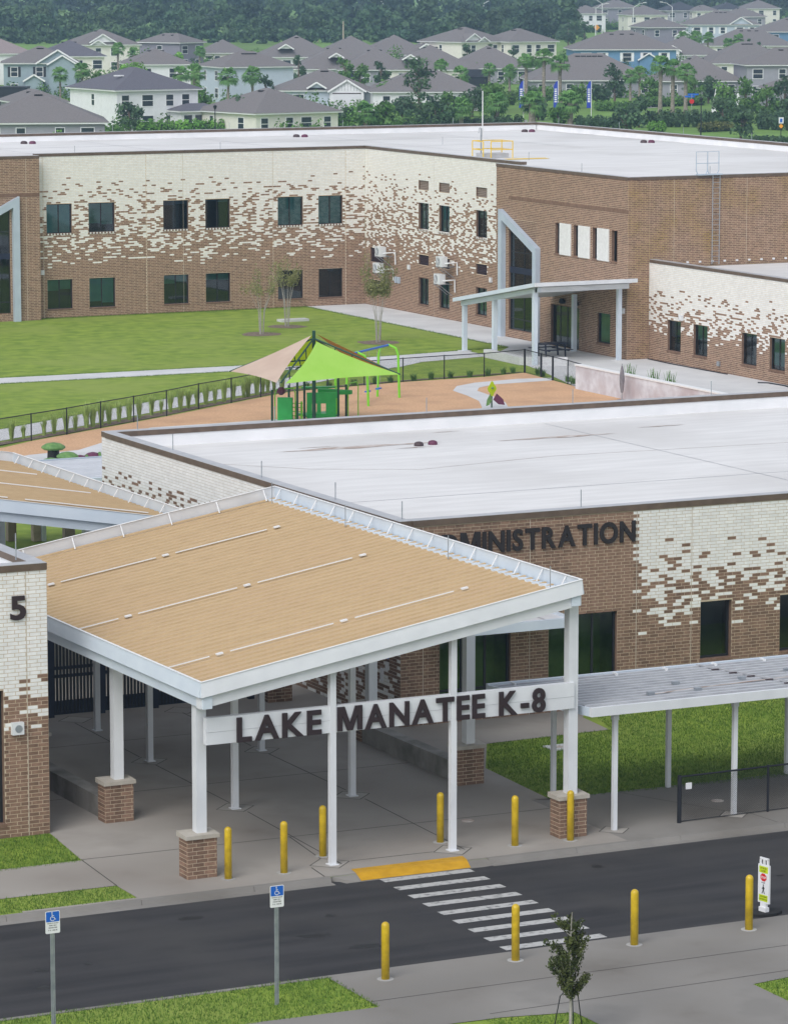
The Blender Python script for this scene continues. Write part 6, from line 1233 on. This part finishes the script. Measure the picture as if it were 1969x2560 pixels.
for i, a in enumerate(((('bright green hedge below the white two-storey house'), (345, 338), (480, 335), 2.00, 1.4, 'leaf_bright', 1500), ('bright green hedge in front of the big hip roof, left stretch', (480, 335), (600, 332), 1.90, 1.4, 'leaf_bright', 1300), ('bright green hedge in front of the big hip roof, right stretch', (650, 336), (880, 330), 2.20, 1.6, 'leaf_bright', 2200), ('clump hedge below the white house corner', (250, 342), (300, 340), 1.5, 1.3, 'leaf_bright', 700), ('low hedge bushes in front of the far left house', (70, 350), (250, 345), 1.3, 1.2, 'leaf_bright', 1500), ('green hedge behind the roof edge right of the yellowish palm', (900, 326), (1080, 322), 1.9, 1.8, 'leaf', 1900), ('long dark hedge behind the antenna mast', (1080, 322), (1300, 318), 1.7, 1.8, 'leaf_dark', 2000), ('dark hedge right of the roof corner', (1440, 322), (1545, 324), 1.9, 1.8, 'leaf_dark', 1300), ('clipped dark hedge below the three right palms', (1622, 316), (1790, 318), 2.3, 1.6, 'leaf_dark', 2600), ('dark hedge at the right below the grey house', (1890, 322), (1975, 326), 2.6, 2.4, 'leaf_dark', 1500), ('tall green hedge behind the banner palms', (1290, 252), (1400, 250), 2.4, 2, 'leaf', 1500), ('second green hedge row behind the banner palms', (1330, 228), (1470, 226), 2.0, 2, 'leaf_bright', 1500), ('green hedge left of the left blue banner', (1170, 262), (1290, 262), 2.2, 2.2, 'leaf', 1500), ('green shrub belt between airy tree and garage', (1000, 282), (1180, 276), 1.6, 2, 'leaf', 1500), ('low shrub belt right of the right blue banner', (1490, 276), (1600, 280), 1.5, 2.6, 'leaf', 1600), ('shrub belt below the low house right of the palms', (1600, 268), (1760, 262), 1.6, 2.2, 'leaf', 1700), ('yellow-green shrubs in front of the clipped hedge', (1625, 332), (1660, 332), 1.6, 1.5, 'leaf_bright', 600), ('brown-tinged low shrubs right of the clipped hedge', (1750, 330), (1830, 326), 1.3, 1.6, 'leaf_olive', 900), ('tiny round shrubs along the far lawn at the right edge', (1880, 352), (1975, 358), .8, .9, 'leaf_dark', 700), ('light green hedge behind the street lamps', (1520, 74), (1610, 70), 2.2, 2, 'leaf_bright', 900), ('shrub belt along the orange road signs', (1395, 82), (1500, 80), 2.2, 2.5, 'leaf', 1000), ('bright shrubs between the lavender-grey house and pale blue house', (500, 176), (545, 140), 1.8, 2, 'leaf_bright', 900))):
    hedge(a[0], a[1], a[2], a[3], a[4], a[5], a[6])
# ------------------------------------------------------------------ estate furniture
for i, (px, py, l) in enumerate(((1308, 300, 'left blue feather banner with white lettering'), (1394, 303, 'middle blue feather banner with white lettering'), (1477, 303, 'right blue feather banner with white lettering'))):
    G = at(px, py); b = thing('feather_banner', l, 'banner', G, 'blue feather banners on the far lawn'); s = (py+120)/22.85; zt = (py-(200, 200, 200)[i])/s
    MB().tube([G, (G[0], G[1], zt)], .05, 6).build('pole', 'sign_white', b); q = lambda u, z, d=0: (G[0]-RT[0]*u-FH[0]*d, G[1]-RT[1]*u-FH[1]*d, z)
    P = [q(.04, zt-3.7), q(.62, zt-3.75), q(.6, zt-.75), q(.3, zt-.15), q(.04, zt)]; MB().add(P+[(p[0]+FH[0]*.02, p[1]+FH[1]*.02, p[2]) for p in P], [(0, 1, 2, 3, 4), (9, 8, 7, 6, 5)]).build('flag', 'banner_blue', b)
    rg = random.Random(i); z = zt-1.1
    for k in range(7): hh = rg.choice((.14, .2, .24)); MB().quad(q(.5, z-hh, .01), q(.16, z-hh, .01), q(.16, z, .01), q(.5, z, .01)).build('lettering', 'sign_white', b); z -= hh+.1
for i, (px, py) in enumerate(((1783, 290), (1838, 292))):
    G = at(px, py); s = thing('sail_sign', ('left' if i == 0 else 'right')+' of the two tall white curved entry sails', 'monument', G); q = lambda u, z: (G[0]+RT[0]*u, G[1]+RT[1]*u, z)
    P = [q(-.25, 0), q(.45, 0), q(.55, 1.5), q(.5, 3.0), q(.32, 4.3 if i == 0 else 3.4), q(.15, 3.2), q(-.12, 2.0), q(-.3, 1.0)]
    n = len(P); MB().add(P+[(p[0]+FH[0]*.3, p[1]+FH[1]*.3, p[2]) for p in P], [tuple(range(n)), tuple(range(2*n-1, n-1, -1))]+[(k, (k+1) % n, n+(k+1) % n, n+k) for k in range(n)]).build('sail_blade', 'trim_white', s)
    MB().obox(G, RT, FH, .7, .5, 0, .35).build('plinth', 'stucco_white', s)
G = at(846, 266); cr = thing('parked_car', 'white sport utility car parked in front of the garage', 'car', G)
ux = Vector((RT[0]*.94+FH[0]*.34, RT[1]*.94+FH[1]*.34, 0)); uy = Vector((-ux.y, ux.x, 0))
def cq(a, b, z): p = Vector(G)+ux*a+uy*b; return (p.x, p.y, z)
def cbody(prof, w0, w1, mat, name, par):
    n = len(prof); V = [cq(p[0], -w0 if p[1] < 1.1 else -w1, p[1]) for p in prof]+[cq(p[0], w0 if p[1] < 1.1 else w1, p[1]) for p in prof]
    return MB().add(V, [tuple(range(n)), tuple(range(2*n-1, n-1, -1))]+[(k, (k+1) % n, n+(k+1) % n, n+k) for k in range(n)]).build(name, mat, par)
bd_ = cbody([(-2.3, .35), (2.3, .35), (2.35, .8), (2.2, 1.0), (1.2, 1.1), (.5, 1.7), (-1.9, 1.78), (-2.25, 1.15), (-2.35, .7)], .95, .78, 'car_white', 'body', cr)
for s in (-1, 1):
    for a, b in ((-1.85, -1.05), (-.95, -.15), (-.05, .62)):
        MB().poly([cq(a, s*.9, 1.15), cq(b, s*.9, 1.15), cq(b-.12 if b < .5 else b-.35, s*.82, 1.62), cq(a+.06, s*.82, 1.62)]).build('side_window', 'pane_dark', cr)
    for a in (-1.4, 1.4): m = MB(); m.tube([cq(a, s*.8, .35), cq(a, s*1.0, .35)], .35, 14); w = m.build('wheel', 'tyre', cr); m = MB(); m.tube([cq(a, s*1.0, .35), cq(a, s*1.01, .35)], .2, 12); m.build('rim', 'galv', w)
MB().poly([cq(-2.31, -.65, 1.15), cq(-2.31, .65, 1.15), cq(-2.0, .6, 1.68), cq(-2.0, -.6, 1.68)]).build('rear_window', 'pane_dark', cr)
for px, py, pt, l, arm in ((1488, 100, 20, 'left street lamp pole with curved arm at upper right', 1), (1504, 98, 8, 'street lamp pole right behind the left one', -1), (1582, 96, 18, 'middle street lamp pole at upper right', 1), (1679, 92, 16, 'right street lamp pole at upper right', -1)):
    G = at(px, py); t = thing('street_lamp', l, 'street lamp', G); s = (py+120)/22.85; h = (py-pt)/s; MB().tube([G, (G[0], G[1], h)], [.13, .08], 7).build('pole', 'trim_white', t); e = (G[0]+RT[0]*arm*3, G[1]+RT[1]*arm*3, h+1.3); MB().tube([(G[0], G[1], h), ((G[0]+e[0])/2, (G[1]+e[1])/2, h+1.0), e], .06, 6).build('arm', 'trim_white', t); MB().obox(e, RT, FH, .45, .18, h+1.25, h+1.4).build('lamp_head', 'trim_white', t)
for px, py, pt, l in ((858, 108, 52, 'tall bare wooden pole standing at the edge of the wood'), (794, 104, 82, 'short bare wooden pole left of the tall one'), (826, 104, 90, 'shortest bare wooden stub among brown shrubs')):
    G = at(px, py); s = (py+120)/22.85; t = MB().tube([G, (G[0], G[1], (py-pt)/s)], [.2, .15], 7).build('utility_pole', 'wood_pole'); tag(t, l, 'pole')
for px, py, pt, l in ((957, 62, 5, 'double armed white road lamp left above the wood'), (1048, 45, -10, 'double armed white road lamp second from left above the wood'), (1208, 55, 8, 'double armed white road lamp third from left above the wood')):
    G = at(px, py); s = (py+120)/22.85; h = (py-pt)/s; t = thing('road_lamp', l, 'street lamp', G); MB().tube([G, (G[0], G[1], h)], [.16, .1], 6).build('pole', 'trim_white', t)
    for a in (-1, 1): MB().tube([(G[0], G[1], h), (G[0]+RT[0]*a*3.2, G[1]+RT[1]*a*3.2, h+1.6)], .09, 5).build('arm', 'trim_white', t)
for px, py, l in ((1430, 94, 'orange diamond road sign left of the conical trees'), (1491, 96, 'orange diamond road sign right of the conical trees')):
    G = at(px, py); s = thing('road_sign', l, 'sign', G); MB().tube([G, (G[0], G[1], 3.4)], .06, 5).build('post', 'galv', s); q = lambda u, z: (G[0]+RT[0]*u-FH[0]*.08, G[1]+RT[1]*u-FH[1]*.08, z); MB().add([q(0, 2.2), q(.8, 3.0), q(0, 3.8), q(-.8, 3.0), *[(p[0]+FH[0]*.04, p[1]+FH[1]*.04, p[2]) for p in (q(0, 2.2), q(.8, 3.0), q(0, 3.8), q(-.8, 3.0))]], [(0, 1, 2, 3), (7, 6, 5, 4)]).build('plate', 'amber', s)
G = at(1951, 352); s = thing('crossing_sign', 'small white sign above a yellow diamond on a dark post at right', 'sign', G); MB().tube([G, (G[0], G[1], 2.9)], .05, 6).build('post', 'dark_frame', s); MB().obox((G[0]-FH[0]*.08, G[1]-FH[1]*.08), RT, FH, .3, .02, 2.15, 2.9).build('plate', 'sign_white', s); MB().obox((G[0]-FH[0]*.12, G[1]-FH[1]*.12), RT, FH, .14, .02, 2.3, 2.75).build('symbol', 'sign_blue', s); q = lambda u, z: (G[0]+RT[0]*u-FH[0]*.1, G[1]+RT[1]*u-FH[1]*.1, z); MB().poly([q(0, 1.55), q(.28, 1.83), q(0, 2.11), q(-.28, 1.83)]).build('diamond', 'amber', s)
for px, py, pt, l in ((1751, 340, 253, 'black post lamp in front of the clipped hedge'), (538, 352, 272, 'black post lamp below the big hip roof')):
    G = at(px, py); h = (py-pt)/((py+120)/22.85); s = thing('post_lamp', l, 'street lamp', G); MB().tube([G, (G[0], G[1], h)], [.09, .06], 7).build('post', 'black_metal', s); MB().lathe((G[0], G[1], h), [(.1, 0), (.22, .25), (.26, .4), (.08, .55)], 8).build('lantern', 'dark_frame', s)
G = at(1728, 290); s = thing('stop_sign', 'small red stop sign under blue street name blades', 'sign', G); MB().tube([G, (G[0], G[1], 3.1)], .05, 6).build('post', 'galv', s); MB().poly([(G[0]+RT[0]*.35*math.cos(t)-FH[0]*.08, G[1]+RT[1]*.35*math.cos(t)-FH[1]*.08, 2.1+.35*math.sin(t)) for t in np.linspace(.39, .39+2*math.pi, 9)[:-1]]).build('plate', 'sign_red', s); MB().obox((G[0]+RT[0]*.2, G[1]+RT[1]*.2), RT, FH, .75, .02, 2.95, 3.2).build('street_blade', 'play_blue', s); MB().obox((G[0]-RT[0]*.3, G[1]-RT[1]*.3), RT, FH, .7, .02, 2.65, 2.9).build('street_blade', 'play_blue', s)
for i, px in enumerate((1295, 1313)):
    G = at(px, 318); o = MB().obox(G, RT, FH, .22, .22, 0, 1.0); o = o.build('utility_box', 'trim_white'); tag(o, ('left' if i == 0 else 'right')+' of two small white utility boxes behind the roof corner', 'utility box')
sheet('estate_street', [at(1590, 272)[:2], at(1640, 268)[:2], at(1700, 258)[:2], at(1560, 258)[:2]], .0, 'concrete')
sheet('driveway', [at(815, 285)[:2], at(905, 285)[:2], at(900, 262)[:2], at(800, 262)[:2]], .002, 'concrete')
rg = np.random.default_rng(77); V, F, T = leafcloud(len(PLANT)*75, clumpy(rg, PLANT, .15), .42, rg)
o = link('garden_shrubbery', npmesh('garden_shrubbery', V, F, ['leaf'], None, T)); tag(o, 'green garden shrubbery growing between the far houses', 'shrubbery', kind='stuff')
# ------------------------------------------------------------------ the wood
def wood(seed, rows, name, label):
    rg = np.random.default_rng(seed); V = []; F = []; T = []; n0 = 0
    for (pxa, pxb, py, h, R_, step, nl, ls, tm) in rows:
        s = (py+120)/22.85; px = pxa
        while px < pxb:
            G = at(px+rg.normal(0, step*.25), py+rg.normal(0, 1.5)); hh = h*rg.uniform(.72, 1.18); rr = R_*rg.uniform(.75, 1.2)
            cl = crown_clumps(rg, rr, hh*.04, hh-rr*.2, 12, taper=.7); v, f, t = leafcloud(nl, clumpy(rg, cl, .15), ls, rg)
            V.append(v+np.array([G[0], G[1], 0])); F.append(f+n0); n0 += len(v); tt = rg.uniform(-.36, .36)+tm; T.append(np.clip(t*.35+.3+tt, 0, 1)); px += step*rg.uniform(.7, 1.3)
    o = link(name, npmesh(name, np.concatenate(V), np.concatenate(F), ['forest'], None, np.concatenate(T))); tag(o, label, 'wood', kind='stuff')
wood(3, [(-60, 1150, 106, 4.5, 2.6, 24, 300, 1.0, .3), (-60, 1440, 97, 7, 3.4, 34, 420, 1.15, .2), (-60, 1420, 88, 9, 4.2, 46, 480, 1.3, .1), (-60, 1440, 66, 11.5, 5.0, 48, 480, 1.5, -.02), (-60, 2050, 40, 13, 5.5, 42, 420, 1.7, -.1), (-60, 2050, 22, 14, 6, 38, 380, 2.0, -.12), (1180, 1440, 100, 10, 4.6, 55, 520, 1.2, .05), (1300, 2050, 10, 13, 6, 34, 320, 2.2, -.1), (-60, 2050, -20, 16, 7, 32, 260, 2.6, -.1), (1660, 2050, 56, 6, 3, 60, 260, 1.3, 0)], 'wood', 'dark green wood closing off the view behind the houses')
# ------------------------------------------------------------------ hazy air
hz = bpy.data.materials.new('haze'); hz.use_nodes = True; n = hz.node_tree.nodes; n.remove(n['Principled BSDF'])
pv = n.new('ShaderNodeVolumePrincipled'); pv.inputs['Color'].default_value = (0.5, 0.74, 1.0, 1); pv.inputs['Density'].default_value = 0.00021; pv.inputs['Anisotropy'].default_value = 0.0
hz.node_tree.links.new(pv.outputs[0], n['Material Output'].inputs['Volume']); MATS['haze'] = hz
o = MB().box(-3200, 6200, -320, 8200, -1.3, 34).build('haze', 'haze'); tag(o, 'thin pale haze over the far houses and wood', 'haze', kind='stuff')
